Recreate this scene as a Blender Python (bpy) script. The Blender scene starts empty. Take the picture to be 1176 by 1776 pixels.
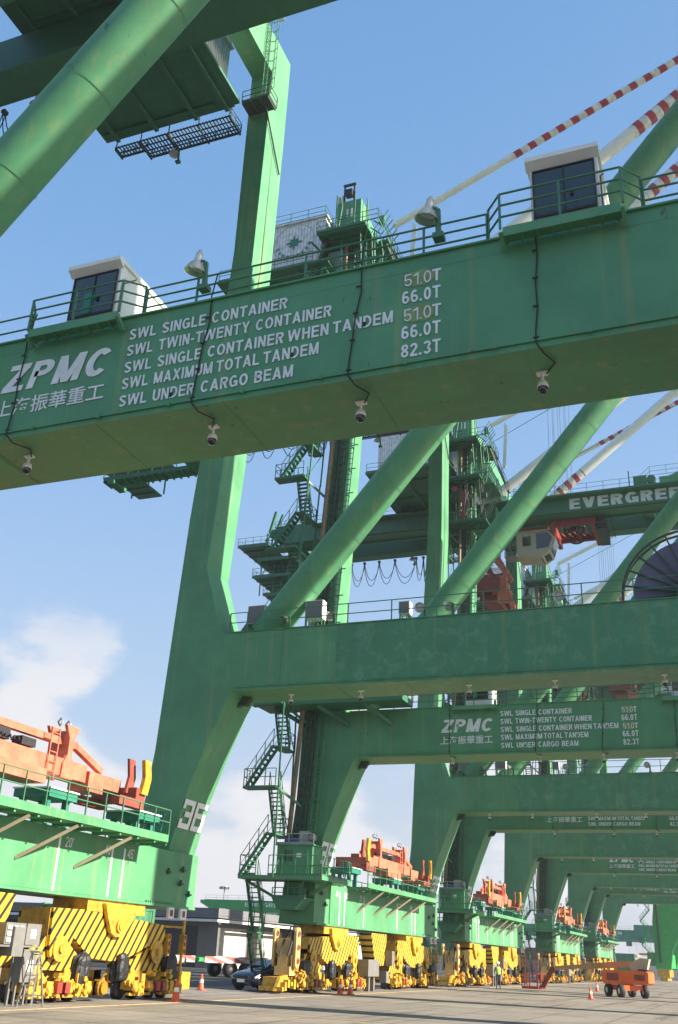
import bpy, math, random
from mathutils import Vector, Matrix
random.seed(7)
D = bpy.data
scene = bpy.context.scene
COL = scene.collection
R = math.radians

# ------------------------------------------------------------------ camera
cam_d = D.cameras.new('camera'); cam = D.objects.new('camera', cam_d); COL.objects.link(cam)
cR = Vector((0.9317177, 0.36068701, 0.04250899)); cU = Vector((0.11350749, -0.40037512, 0.90929413)); cF = Vector((-0.34499012, 0.84238034, 0.41397726))
cam.matrix_world = Matrix(((cR.x, cU.x, -cF.x, 0), (cR.y, cU.y, -cF.y, 0), (cR.z, cU.z, -cF.z, 1.716), (0, 0, 0, 1)))
cam_d.sensor_fit = 'VERTICAL'; cam_d.sensor_height = 36; cam_d.lens = 36 * 1690.83 / 1776
cam_d.clip_start = 0.1; cam_d.clip_end = 5000
scene.camera = cam

# ------------------------------------------------------------------ world, sun, exposure
SUN_EL, SUN_AZ = 30.0, 2.5        # azimuth from +X towards +Y
w = D.worlds.new('World'); scene.world = w; w.use_nodes = True
nt = w.node_tree; nt.nodes.clear()
def wn(t, **k):
    n = nt.nodes.new(t)
    for a, b in k.items(): setattr(n, a, b)
    return n
sky = wn('ShaderNodeTexSky', sky_type='NISHITA', sun_disc=False, sun_elevation=R(SUN_EL), sun_rotation=R(90 - SUN_AZ),
         altitude=0, air_density=1.0, dust_density=2.2, ozone_density=1.2)
bg = wn('ShaderNodeBackground'); bg.inputs[1].default_value = 0.078
out = wn('ShaderNodeOutputWorld')
tc = wn('ShaderNodeTexCoord'); sep = wn('ShaderNodeSeparateXYZ'); nt.links.new(tc.outputs['Generated'], sep.inputs[0])
mp = wn('ShaderNodeMapping'); mp.inputs['Scale'].default_value = (1, 1, 1.9); nt.links.new(tc.outputs['Generated'], mp.inputs[0])
nz = wn('ShaderNodeTexNoise'); nz.inputs['Scale'].default_value = 4.2; nz.inputs['Detail'].default_value = 10; nz.inputs['Roughness'].default_value = .58
nt.links.new(mp.outputs[0], nz.inputs['Vector'])
# cumulus only low over the horizon
lo = wn('ShaderNodeMapRange', interpolation_type='SMOOTHSTEP'); lo.inputs[1].default_value = .37; lo.inputs[2].default_value = .2; nt.links.new(sep.outputs[2], lo.inputs[0])
sd_ = wn('ShaderNodeVectorMath', operation='DOT_PRODUCT'); nt.links.new(tc.outputs['Generated'], sd_.inputs[0]); sd_.inputs[1].default_value = (-.62, .78, 0)
si = wn('ShaderNodeMapRange', interpolation_type='SMOOTHSTEP'); si.inputs[1].default_value = .90; si.inputs[2].default_value = .985; si.inputs[3].default_value = .62; nt.links.new(sd_.outputs['Value'], si.inputs[0])
lm = wn('ShaderNodeMath', operation='MULTIPLY'); nt.links.new(lo.outputs[0], lm.inputs[0]); nt.links.new(si.outputs[0], lm.inputs[1])
add = wn('ShaderNodeMath', operation='MULTIPLY_ADD'); nt.links.new(lm.outputs[0], add.inputs[0]); add.inputs[1].default_value = .22; nt.links.new(nz.outputs[0], add.inputs[2])
cl = wn('ShaderNodeMapRange', interpolation_type='SMOOTHSTEP'); cl.inputs[1].default_value = .60; cl.inputs[2].default_value = .71; cl.inputs[4].default_value = .92; nt.links.new(add.outputs[0], cl.inputs[0])
cm = wn('ShaderNodeMix', data_type='RGBA'); ck = wn('ShaderNodeMath', operation='MULTIPLY'); nt.links.new(cl.outputs[0], ck.inputs[0]); nt.links.new(lo.outputs[0], ck.inputs[1]); nt.links.new(ck.outputs[0], cm.inputs[0]); ramp = wn('ShaderNodeValToRGB'); nt.links.new(sep.outputs[2], ramp.inputs[0]); cr = ramp.color_ramp
for i, (p_, c_) in enumerate(((0.0, (.58, .62, .70)), (.10, (.54, .61, .74)), (.22, (.44, .60, .82)), (.42, (.29, .51, .84)), (.60, (.20, .43, .79)), (.80, (.145, .365, .72)))):
    e_ = cr.elements[i] if i < 2 else cr.elements.new(p_)
    e_.position = p_; e_.color = (*c_, 1)
sc4 = wn('ShaderNodeVectorMath', operation='SCALE'); sc4.inputs['Scale'].default_value = 4.6; nt.links.new(ramp.outputs[0], sc4.inputs[0])
sm = wn('ShaderNodeMix', data_type='RGBA'); sm.inputs[0].default_value = .8; nt.links.new(sky.outputs[0], sm.inputs[6]); nt.links.new(sc4.outputs[0], sm.inputs[7])
nt.links.new(sm.outputs[2], cm.inputs[6]); cm.inputs[7].default_value = (4.1, 4.0, 4.05, 1)
nt.links.new(cm.outputs[2], bg.inputs[0]); nt.links.new(bg.outputs[0], out.inputs[0])
ld = D.lights.new('sun', 'SUN'); ld.energy = 4.7; ld.angle = R(.5); ld.color = (1, .88, .74)
lo_ = D.objects.new('sun', ld); COL.objects.link(lo_)
sd = Vector((math.cos(R(SUN_EL)) * math.cos(R(SUN_AZ)), math.cos(R(SUN_EL)) * math.sin(R(SUN_AZ)), math.sin(R(SUN_EL))))
lo_.rotation_euler = sd.to_track_quat('Z', 'Y').to_euler(); lo_.location = (60, 0, 80)
scene.view_settings.view_transform = 'Standard'; scene.view_settings.look = 'None'; scene.view_settings.exposure = 1.55; scene.view_settings.gamma = 1
scene.cycles.max_bounces = 5; scene.cycles.diffuse_bounces = 3

# ------------------------------------------------------------------ materials
def mat(name, col, rough=.6, metal=0, var=.12, scale=1.2, streak=0, col2=None, blot=0, spec=.5, bump=0, grime=0):
    m = D.materials.new(name); m.use_nodes = True; n = m.node_tree; b = n.nodes['Principled BSDF']
    b.inputs['Roughness'].default_value = rough; b.inputs['Metallic'].default_value = metal; b.inputs['Specular IOR Level'].default_value = spec
    t = n.nodes.new('ShaderNodeTexCoord'); oi = n.nodes.new('ShaderNodeObjectInfo')
    ad = n.nodes.new('ShaderNodeVectorMath'); ad.operation = 'ADD'; n.links.new(t.outputs['Object'], ad.inputs[0])
    sc_ = n.nodes.new('ShaderNodeVectorMath'); sc_.operation = 'SCALE'; sc_.inputs[0].default_value = (37, 19, 11); n.links.new(oi.outputs['Random'], sc_.inputs['Scale']); n.links.new(sc_.outputs[0], ad.inputs[1])
    z = n.nodes.new('ShaderNodeTexNoise'); z.inputs['Scale'].default_value = scale; z.inputs['Detail'].default_value = 6; z.inputs['Roughness'].default_value = .65; n.links.new(ad.outputs[0], z.inputs['Vector'])
    r = n.nodes.new('ShaderNodeMapRange'); r.inputs[1].default_value = .3; r.inputs[2].default_value = .7; r.inputs[3].default_value = 1 - var; r.inputs[4].default_value = 1 + var; n.links.new(z.outputs[0], r.inputs[0])
    src = None
    mx = n.nodes.new('ShaderNodeMix'); mx.data_type = 'RGBA'; mx.inputs[6].default_value = (*col, 1); mx.inputs[7].default_value = (*(col2 or [c * .6 for c in col]), 1); mx.inputs[0].default_value = 0
    fac = None
    if blot:
        z2 = n.nodes.new('ShaderNodeTexNoise'); z2.inputs['Scale'].default_value = 1.9; z2.inputs['Detail'].default_value = 7; z2.inputs['Roughness'].default_value = .7; z2.inputs['Distortion'].default_value = .6; n.links.new(ad.outputs[0], z2.inputs['Vector'])
        r2 = n.nodes.new('ShaderNodeMapRange'); r2.inputs[1].default_value = .52; r2.inputs[2].default_value = .6; r2.inputs[4].default_value = blot; n.links.new(z2.outputs[0], r2.inputs[0]); n.links.new(r2.outputs[0], mx.inputs[0])
    last = mx.outputs[2]
    if streak:
        mpp = n.nodes.new('ShaderNodeMapping'); mpp.inputs['Scale'].default_value = (3.4, 3.4, .14); n.links.new(ad.outputs[0], mpp.inputs[0])
        z3 = n.nodes.new('ShaderNodeTexNoise'); z3.inputs['Scale'].default_value = 1; z3.inputs['Detail'].default_value = 5; n.links.new(mpp.outputs[0], z3.inputs['Vector'])
        r3 = n.nodes.new('ShaderNodeMapRange'); r3.inputs[1].default_value = .56; r3.inputs[2].default_value = .72; r3.inputs[4].default_value = streak; n.links.new(z3.outputs[0], r3.inputs[0])
        m3 = n.nodes.new('ShaderNodeMix'); m3.data_type = 'RGBA'; n.links.new(r3.outputs[0], m3.inputs[0]); n.links.new(last, m3.inputs[6]); m3.inputs[7].default_value = (.22, .30, .12, 1)
        last = m3.outputs[2]
        # small dark chips and rust specks
        z4 = n.nodes.new('ShaderNodeTexNoise'); z4.inputs['Scale'].default_value = 5.5; z4.inputs['Detail'].default_value = 3; mp4 = n.nodes.new('ShaderNodeMapping'); mp4.inputs['Scale'].default_value = (1, 1, .4); n.links.new(ad.outputs[0], mp4.inputs[0]); n.links.new(mp4.outputs[0], z4.inputs['Vector'])
        r4 = n.nodes.new('ShaderNodeMapRange'); r4.inputs[1].default_value = .72; r4.inputs[2].default_value = .76; r4.inputs[4].default_value = .75; n.links.new(z4.outputs[0], r4.inputs[0])
        m4 = n.nodes.new('ShaderNodeMix'); m4.data_type = 'RGBA'; n.links.new(r4.outputs[0], m4.inputs[0]); n.links.new(last, m4.inputs[6]); m4.inputs[7].default_value = (.05, .06, .035, 1)
        last = m4.outputs[2]
    if grime:
        zg = n.nodes.new('ShaderNodeTexNoise'); zg.inputs['Scale'].default_value = 7; zg.inputs['Detail'].default_value = 5; zg.inputs['Roughness'].default_value = .75; n.links.new(ad.outputs[0], zg.inputs['Vector'])
        rg = n.nodes.new('ShaderNodeMapRange'); rg.inputs[1].default_value = .52; rg.inputs[2].default_value = .66; rg.inputs[4].default_value = grime; n.links.new(zg.outputs[0], rg.inputs[0])
        mg = n.nodes.new('ShaderNodeMix'); mg.data_type = 'RGBA'; n.links.new(rg.outputs[0], mg.inputs[0]); n.links.new(last, mg.inputs[6]); mg.inputs[7].default_value = (.07, .05, .03, 1); last = mg.outputs[2]
    hs = n.nodes.new('ShaderNodeVectorMath'); hs.operation = 'SCALE'; n.links.new(last, hs.inputs[0]); n.links.new(r.outputs[0], hs.inputs['Scale'])
    n.links.new(hs.outputs[0], b.inputs['Base Color'])
    rr = n.nodes.new('ShaderNodeMapRange'); rr.inputs[3].default_value = max(0.02, rough - .12); rr.inputs[4].default_value = min(1, rough + .12); n.links.new(z.outputs[0], rr.inputs[0]); n.links.new(rr.outputs[0], b.inputs['Roughness'])
    if bump:
        bp = n.nodes.new('ShaderNodeBump'); bp.inputs['Strength'].default_value = bump; bp.inputs['Distance'].default_value = .05; n.links.new(z.outputs[0], bp.inputs['Height']); n.links.new(bp.outputs[0], b.inputs['Normal'])
    return m
def wave_mat(name, c1, c2, axis, period, duty, rough=.5, soft=.02):
    """two colours in straight bands along direction axis (object space)"""
    m = D.materials.new(name); m.use_nodes = True; n = m.node_tree; b = n.nodes['Principled BSDF']; b.inputs['Roughness'].default_value = rough
    t = n.nodes.new('ShaderNodeTexCoord'); dt = n.nodes.new('ShaderNodeVectorMath'); dt.operation = 'DOT_PRODUCT'; n.links.new(t.outputs['Object'], dt.inputs[0]); dt.inputs[1].default_value = Vector(axis) / period
    fr = n.nodes.new('ShaderNodeMath'); fr.operation = 'FRACT'; n.links.new(dt.outputs['Value'], fr.inputs[0])
    r = n.nodes.new('ShaderNodeMapRange'); r.inputs[1].default_value = duty - soft; r.inputs[2].default_value = duty + soft; n.links.new(fr.outputs[0], r.inputs[0])
    z = n.nodes.new('ShaderNodeTexNoise'); z.inputs['Scale'].default_value = 3; z.inputs['Detail'].default_value = 6; n.links.new(t.outputs['Object'], z.inputs[0])
    mx = n.nodes.new('ShaderNodeMix'); mx.data_type = 'RGBA'; mx.inputs[6].default_value = (*c1, 1); mx.inputs[7].default_value = (*c2, 1); n.links.new(r.outputs[0], mx.inputs[0])
    q = n.nodes.new('ShaderNodeMapRange'); q.inputs[1].default_value = .3; q.inputs[2].default_value = .7; q.inputs[3].default_value = .72; q.inputs[4].default_value = 1.15; n.links.new(z.outputs[0], q.inputs[0])
    hs = n.nodes.new('ShaderNodeVectorMath'); hs.operation = 'SCALE'; n.links.new(mx.outputs[2], hs.inputs[0]); n.links.new(q.outputs[0], hs.inputs['Scale']); n.links.new(hs.outputs[0], b.inputs['Base Color'])
    return m
G = (.078, .268, .125)
M = dict(
    green=mat('green_paint', G, .5, var=.17, scale=.6, streak=.6, blot=.22, col2=(.12, .285, .15)),
    mottled=mat('mottled_green_paint', (.055, .225, .115), .45, var=.12, scale=.8, streak=.3, blot=.8, col2=(.11, .28, .16)),
    steel=mat('dark_green_steel', (.04, .165, .085), .5, var=.15, scale=2),
    teal=mat('teal_green_paint', (.02, .2, .13), .5, var=.15),
    bright=mat('bright_green_paint', (.03, .36, .08), .5, var=.15),
    rail=mat('railing_green', (.06, .19, .10), .45, var=.1, scale=3),
    grate=mat('dark_grating', (.05, .08, .06), .8, var=.3, scale=6),
    white=mat('white_paint', (.78, .78, .74), .5, var=.08, scale=1.5, blot=.2, col2=(.62, .6, .52)),
    letter=mat('white_lettering', (.74, .78, .76), .6, var=.12, scale=4),
    letter_old=mat('worn_lettering', (.66, .74, .66), .6, var=.2, scale=6),
    patch=mat('olive_patch', (.2, .30, .11), .6, var=.25, scale=4),
    yellow=mat('yellow_paint', (.58, .34, .03), .45, var=.3, scale=3, blot=.75, col2=(.34, .2, .04), grime=.6),
    orange=mat('orange_paint', (.56, .17, .10), .5, var=.25, scale=2, blot=.6, col2=(.36, .12, .075)),
    brick=mat('brown_red_primer', (.24, .06, .04), .6, var=.25, scale=3),
    red=mat('red_paint', (.30, .04, .028), .45, var=.15, scale=3),
    black=mat('black_rubber', (.02, .02, .022), .7, var=.3, scale=5),
    tarp=mat('black_tarpaulin', (.016, .018, .02), .45, var=.5, scale=3, bump=.9),
    grey=mat('grey_cabinet', (.17, .17, .16), .5, var=.12, scale=3),
    galv=mat('galvanised_steel', (.3, .31, .3), .4, metal=.5, var=.15, scale=6),
    rust=mat('rusty_pipe', (.24, .17, .10), .7, var=.35, scale=4),
    beige=mat('beige_panel', (.46, .40, .31), .5, var=.12, scale=2),
    lamp=mat('lamp_reflector', (.7, .66, .55), .3, metal=.5, var=.1, scale=5),
    purple=mat('cable_drum_purple', (.12, .11, .19), .5, var=.25, scale=1.5),
    blue=mat('blue_paint', (.05, .09, .35), .5, var=.2),
    stripe=wave_mat('hazard_stripe', (.74, .45, .03), (.025, .022, .02), (0, .80, -.60), .31, .62),
    redwhite=wave_mat('red_white_band', (.42, .035, .045), (.75, .73, .68), (.72, 0, .5), .95, .48),
    board=wave_mat('red_white_board', (.55, .14, .12), (.62, .56, .52), (.2, .7, .7), .35, .5),
    cladding=wave_mat('ribbed_cladding', (.82, .82, .80), (.56, .57, .58), (1, 1, 0), .23, .72, .5, .12),
    shutter=wave_mat('shutter', (.035, .04, .045), (.02, .022, .025), (0, 0, 1), .3, .7),
    wallpanel=wave_mat('wall_panel', (.6, .58, .52), (.5, .48, .43), (0, 1, 0), .5, .9),
)
def glass(name, col, rough=.08):
    m = D.materials.new(name); m.use_nodes = True; b = m.node_tree.nodes['Principled BSDF']
    b.inputs['Base Color'].default_value = (*col, 1); b.inputs['Roughness'].default_value = rough; b.inputs['Coat Weight'].default_value = .6; return m
M['glass'] = glass('tinted_glass', (.02, .035, .035)); M['dome'] = glass('dark_dome', (.012, .012, .02)); M['carpaint'] = glass('dark_blue_car_paint', (.006, .008, .018), .22)
M['lens'] = glass('clear_lens', (.5, .5, .48), .15)
M['redlens'] = glass('red_lens', (.45, .02, .02), .2)

M['tan'] = mat('shaded_tan_paint', (.13, .115, .062), .6, var=.15, scale=4)  # tan darkened to carry the shade under the walkway
M['wheelsteel'] = mat('greasy_wheel_steel', (.06, .05, .045), .5, metal=.3, var=.4, scale=6)
M['linkpaint'] = mat('link_paint', (.5, .36, .14), .5, var=.2, scale=3)
# ------------------------------------------------------------------ mesh helpers
class MB:
    def __init__(s): s.v = []; s.f = []; s.sm = []
    def add(s, vs, fs, smooth=False):
        k = len(s.v); s.v += [tuple(v) for v in vs]; s.f += [tuple(i + k for i in f) for f in fs]; s.sm += [smooth] * len(fs); return s
    def box(s, x0, x1, y0, y1, z0, z1):
        return s.add([(x0, y0, z0), (x1, y0, z0), (x1, y1, z0), (x0, y1, z0), (x0, y0, z1), (x1, y0, z1), (x1, y1, z1), (x0, y1, z1)],
                     [(0, 3, 2, 1), (4, 5, 6, 7), (0, 1, 5, 4), (1, 2, 6, 5), (2, 3, 7, 6), (3, 0, 4, 7)])
    def prism(s, poly, a, b, ax='y'):
        n = len(poly)
        def P(u, v, t): return (u, t, v) if ax == 'y' else ((t, u, v) if ax == 'x' else (u, v, t))
        vs = [P(u, v, a) for u, v in poly] + [P(u, v, b) for u, v in poly]
        ar = sum(poly[i][0] * poly[(i + 1) % n][1] - poly[(i + 1) % n][0] * poly[i][1] for i in range(n))
        flip = (ar > 0) == (ax == 'y')          # orientation bookkeeping
        A = list(range(n)); B = [n + i for i in A]
        sides = [(i, (i + 1) % n, n + (i + 1) % n, n + i) for i in range(n)]
        fs = [tuple(reversed(A)), tuple(B)] + sides
        if flip: fs = [tuple(reversed(f)) for f in fs]
        return s.add(vs, fs)
    def bar(s, p, q, w, h=None, up=(0, 0, 1)):
        p = Vector(p); q = Vector(q); d = (q - p); L = d.length
        if L < 1e-6: return s
        d /= L; h = h or w; u = Vector(up)
        if abs(d.dot(u)) > .98: u = Vector((1, 0, 0))
        a = d.cross(u).normalized() * (w / 2); b = a.cross(d).normalized() * (h / 2)
        vs = [p - a - b, p + a - b, p + a + b, p - a + b, q - a - b, q + a - b, q + a + b, q - a + b]
        return s.add(vs, [(0, 3, 2, 1), (4, 5, 6, 7), (0, 1, 5, 4), (1, 2, 6, 5), (2, 3, 7, 6), (3, 0, 4, 7)])
    def tube(s, pts, r, n=6, caps=True, smooth=True):
        pts = [Vector(p) for p in pts]; rs = r if isinstance(r, (list, tuple)) else [r] * len(pts)
        vs = []; ref = None
        for i, p in enumerate(pts):
            d = (pts[min(i + 1, len(pts) - 1)] - pts[max(i - 1, 0)]).normalized()
            if ref is None:
                ref = Vector((0, 0, 1)) if abs(d.z) < .95 else Vector((1, 0, 0))
            a = d.cross(ref)
            if a.length < 1e-4: a = d.cross(Vector((0, 1, 0)))
            a.normalize(); b = d.cross(a).normalized(); ref = a.cross(d)
            for k in range(n):
                t = 2 * math.pi * k / n; vs.append(p + (a * math.cos(t) + b * math.sin(t)) * rs[i])
        fs = [(i * n + k, i * n + (k + 1) % n, (i + 1) * n + (k + 1) % n, (i + 1) * n + k) for i in range(len(pts) - 1) for k in range(n)]
        s.add(vs, fs, smooth)
        if caps and n > 2:
            s.add(vs[:n], [tuple(reversed(range(n)))]); s.add(vs[-n:], [tuple(range(n))])
        return s
    def lathe(s, c, prof, ax='z', n=14, smooth=True):
        c = Vector(c); vs = []
        for r, h in prof:
            for k in range(n):
                t = 2 * math.pi * k / n; u, v = r * math.cos(t), r * math.sin(t)
                vs.append(c + (Vector((u, v, h)) if ax == 'z' else (Vector((u, h, v)) if ax == 'y' else Vector((h, u, v)))))
        m = len(prof)
        fs = [(i * n + k, i * n + (k + 1) % n, (i + 1) * n + (k + 1) % n, (i + 1) * n + k) for i in range(m - 1) for k in range(n)]
        return s.add(vs, fs, smooth)
    def moved(s, f):
        s.v = [tuple(f(Vector(v))) for v in s.v]; return s
    def build(s, name, m, parent=None, off=(0, 0, 0)):
        me = D.meshes.new(name); o3 = Vector(off)
        me.from_pydata([tuple(Vector(v) - o3) for v in s.v], [], s.f); me.materials.append(M[m] if isinstance(m, str) else m)
        me.polygons.foreach_set('use_smooth', s.sm); me.update()
        o = D.objects.new(name, me); COL.objects.link(o)
        if parent: o.parent = parent
        return o
def tag(o, label=None, cat=None, group=None, kind=None):
    if label: o['label'] = label
    if cat: o['category'] = cat
    if group: o['group'] = group
    if kind: o['kind'] = kind
    return o
def empty(name, loc, rz=0, **k):
    o = D.objects.new(name, None); COL.objects.link(o); o.location = loc; o.rotation_euler = (0, 0, rz); o.empty_display_size = .3
    return tag(o, **k)
def kids(o): return [c for c in D.objects if c.parent is o]
def copy_tree(o, parent=None):
    c = o.copy(); COL.objects.link(c); c.parent = parent
    for ch in kids(o): copy_tree(ch, c)
    return c
_tc = {}
def arc(cx, cy, rx, ry, a0, a1, n=10):
    return [(cx + rx * math.cos(R(a0 + (a1 - a0) * k / n)), cy + ry * math.sin(R(a0 + (a1 - a0) * k / n))) for k in range(n + 1)]
def letter(ch, h):
    """stroke lettering: returns (width, ribbons, polygons) in a box one unit high"""
    W = .60; H = 1 - h; r = []; p = []; c = W / 2; q = 2.15 * h
    if ch == ' ': return .2, r, p
    if ch == '.': return 2.4 * h, r, [[(0, 0), (2.2 * h, 0), (2.2 * h, 2.2 * h), (0, 2.2 * h)]]
    if ch == "'": return 1.6 * h, r, [[(0, .7), (1.6 * h, .7), (1.6 * h, 1), (0, 1)]]
    if ch == '-': return .3, [[(0, .4), (.3, .4)]], p
    if ch == 'I': return 2 * h, [[(h, 0), (h, 1)]], p
    if ch == 'L': W = .52; r = [[(h, 1), (h, h), (W, h)]]
    elif ch == 'E': W = .56; r = [[(W, H), (h, H), (h, h), (W, h)], [(h, .52), (.93 * W, .52)]]
    elif ch == 'T': r = [[(0, H), (W, H)], [(c, 0), (c, 1 - h)]]
    elif ch == 'H': r = [[(h, 0), (h, 1)], [(W - h, 0), (W - h, 1)], [(h, .52), (W - h, .52)]]
    elif ch == 'N': r = [[(h, 0), (h, 1)], [(W - h, 0), (W - h, 1)]]; p = [[(0, 1), (W - q, 0), (W, 0), (q, 1)]]
    elif ch == 'M': W = .74; c = W / 2; r = [[(h, 0), (h, 1)], [(W - h, 0), (W - h, 1)]]; p = [[(0, 1), (c - h, 0), (c + h, 0), (q, 1)], [(W - q, 1), (c - h, 0), (c + h, 0), (W, 1)]]
    elif ch == 'W': W = .98; a, b, c = W * .25, W * .75, W / 2; p = [[(0, 1), (a - h, 0), (a + h, 0), (1.9 * h, 1)], [(c - h, 1), (a - h, 0), (a + h, 0), (c + h, 1)], [(c - h, 1), (b - h, 0), (b + h, 0), (c + h, 1)], [(W - 1.9 * h, 1), (b - h, 0), (b + h, 0), (W, 1)]]
    elif ch == 'V': W = .66; c = W / 2; p = [[(0, 1), (c - h, 0), (c + h, 0), (q, 1)], [(W - q, 1), (c - h, 0), (c + h, 0), (W, 1)]]
    elif ch == 'A': W = .68; c = W / 2; p = [[(c - h, 1), (0, 0), (q, 0), (c + h, 1)], [(c - h, 1), (W - q, 0), (W, 0), (c + h, 1)]]; r = [[(.22 * W, .29), (.78 * W, .29)]]
    elif ch == 'X': W = .64; p = [[(0, 1), (W - q, 0), (W, 0), (q, 1)], [(W - q, 1), (0, 0), (q, 0), (W, 1)]]
    elif ch == 'Y': W = .64; c = W / 2; r = [[(c, 0), (c, .45)]]; p = [[(0, 1), (c - h, .42), (c + h, .42), (q, 1)], [(W - q, 1), (c - h, .42), (c + h, .42), (W, 1)]]
    elif ch == 'Z': r = [[(0.02, H), (W, H)], [(0, h), (W, h)]]; p = [[(W - q * 1.2, 1 - 1.6 * h), (0, 1.6 * h), (q * 1.2, 1.6 * h), (W, 1 - 1.6 * h)]]
    elif ch == 'C': W = .64; r = [arc(W / 2, .5, W / 2 - h, .5 - h, 42, 318, 20)]
    elif ch == 'G': W = .66; r = [arc(W / 2, .5, W / 2 - h, .5 - h, 42, 335, 20), [(W * .52, .45), (W - h, .45), (W - h, .06)]]
    elif ch in 'O0': W = .66 if ch == 'O' else .54; r = [arc(W / 2, .5, W / 2 - h, .5 - h, 90, 450, 24)]
    elif ch == 'D': r = [[(h, h), (h, H)] + arc(W * .42, .5, W * .58 - h, .5 - h, 90, -90, 14) + [(h, h), (h, .5)]]
    elif ch == 'P': r = [[(h, 0), (h, H)] + arc(W * .55, .71, W * .45 - h, .29 - h, 90, -90, 8) + [(h, .42 + h)]]
    elif ch == 'R': r = [[(h, 0), (h, H)] + arc(W * .55, .72, W * .45 - h, .28 - h, 90, -90, 8) + [(h, .44 + h)]]; p = [[(W * .4, .46), (W - q, 0), (W, 0), (W * .4 + q, .46)]]
    elif ch == 'B': r = [[(h, .52), (h, H)] + arc(W * .55, .74, W * .42 - h, .26 - h, 90, -90, 8) + [(h, .48 + h)], [(h, .5), (h, h)] + arc(W * .55, .28, W * .45 - h, .28 - h, -90, 90, 8) + [(h, .56 - h)]]
    elif ch == 'U': r = [[(h, 1)] + arc(W / 2, .36, W / 2 - h, .36 - h, 180, 360, 12) + [(W - h, 1)]]
    elif ch == 'S': r = [arc(W / 2, .745, W / 2 - h, .255 - h, 15, 200, 10) + arc(W / 2, .265, W / 2 - h, .265 - h, 75, -165, 12)]
    elif ch == '1': W = .4; r = [[(W - h * 1.6, 0), (W - h * 1.6, 1)]]; p = [[(W - 2 * h, 1), (0, .80), (0, .80 - q), (W - 2 * h, .82)]]
    elif ch == '2': W = .55; r = [arc(W / 2, .71, W / 2 - h, .29 - h, 175, -30, 10) + [(h * 1.2, h * 1.6)], [(0, h), (W, h)]]
    elif ch == '3': W = .55; r = [arc(W / 2, .745, W / 2 - h, .255 - h, 165, -80, 10), arc(W / 2, .27, W / 2 - h, .27 - h, 85, -165, 12)]
    elif ch == '4': W = .58; r = [[(W - 2 * h, 0), (W - 2 * h, 1)], [(0, .28), (W, .28)]]; p = [[(W - 3 * h, 1), (0, .34), (0, .2), (q, .3), (W - 2.2 * h, .8)]]
    elif ch == '5': W = .55; r = [[(W * .93, H), (h * 1.5, H), (h * 1.3, .5)] + arc(W / 2, .31, W / 2 - h, .31 - h, 140, -160, 12)]
    elif ch == '6': W = .55; r = [arc(W / 2, .31, W / 2 - h, .31 - h, 90, 450, 16), arc(W / 2, .5, W / 2 - h, .5 - h, 45, 185, 10) + [(h, .3)]]
    elif ch == '8': W = .55; r = [arc(W / 2, .75, W / 2 - h * 1.15, .25 - h * .9, 90, 450, 14), arc(W / 2, .28, W / 2 - h, .28 - h, 90, 450, 16)]
    return W, r, p
def sign_digit(ch, h=.092):
    W = .8; H = 1 - h
    if ch == '3': return W, [[(0, H), (W - h, H), (W - h, h), (0, h)], [(.3 * W, .5), (W - 2 * h, .5)]], [[(0, 1 - 2 * h), (0, .68), (2 * h, .68), (2 * h, 1 - 2 * h)], [(0, 2 * h), (0, .32), (2 * h, .32), (2 * h, 2 * h)]]
    if ch == '6': return W, [[(W, H), (h, H), (h, h), (W - h, h), (W - h, .55), (2 * h, .55)]], []
    if ch == '5': return W, [[(W, H), (h, H), (h, .54), (W - h, .54), (W - h, h), (0, h)]], [[(0, 2 * h), (0, .34), (2 * h, .34), (2 * h, 2 * h)]]
    if ch == '4': return W, [[(h, 1), (h, .38), (W, .38)], [(W - 2.4 * h, 1), (W - 2.4 * h, 0)]], []
    return W, [[(0, H), (W - h, H), (W - h, .5), (h, .5), (h, h), (W, h)]], []
def ribbon(pts, h):
    n = len(pts); closed = (Vector(pts[0]) - Vector(pts[-1])).length < 1e-4; out = []
    for i in range(n):
        a = Vector(pts[i - 1] if i else (pts[-2] if closed else pts[0])); b = Vector(pts[i]); c = Vector(pts[i + 1] if i < n - 1 else (pts[1] if closed else pts[-1]))
        d0 = (b - a); d1 = (c - b)
        d0 = d0.normalized() if d0.length > 1e-6 else d1.normalized(); d1 = d1.normalized() if d1.length > 1e-6 else d0
        n0 = Vector((-d0.y, d0.x)); n1 = Vector((-d1.y, d1.x)); m = (n0 + n1)
        m = m.normalized() if m.length > 1e-3 else n0; k = h / max(.45, m.dot(n0)); out.append((b + m * k, b - m * k))
    return out
def block(body, h):
    if (body, h) in _tc: return _tc[(body, h)]
    x = 0; vs = []; fs = []; dep = []; lay = 0
    for ch in body:
        sg_ = h > .124; W, rs, ps = sign_digit(ch) if sg_ else letter(ch, h)
        for k, rb in enumerate(rs):
            o = ribbon(rb, .092 if sg_ else h); b0 = len(vs)
            for u, v in o: vs += [(x + u.x, u.y), (x + v.x, v.y)]; dep += [k, k]
            fs += [(b0 + 2 * i, b0 + 2 * i + 1, b0 + 2 * i + 3, b0 + 2 * i + 2) for i in range(len(o) - 1)]
        for k, pp in enumerate(ps):
            b0 = len(vs); vs += [(x + a, b) for a, b in pp]; dep += [k + 4] * len(pp); fs.append(tuple(range(b0, b0 + len(pp))))
        x += W + (.11 if ch != ' ' else 0)
    x -= .11
    _tc[(body, h)] = ([(a / x, b, d) for (a, b), d in zip(vs, dep)], fs); return _tc[(body, h)]
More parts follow.
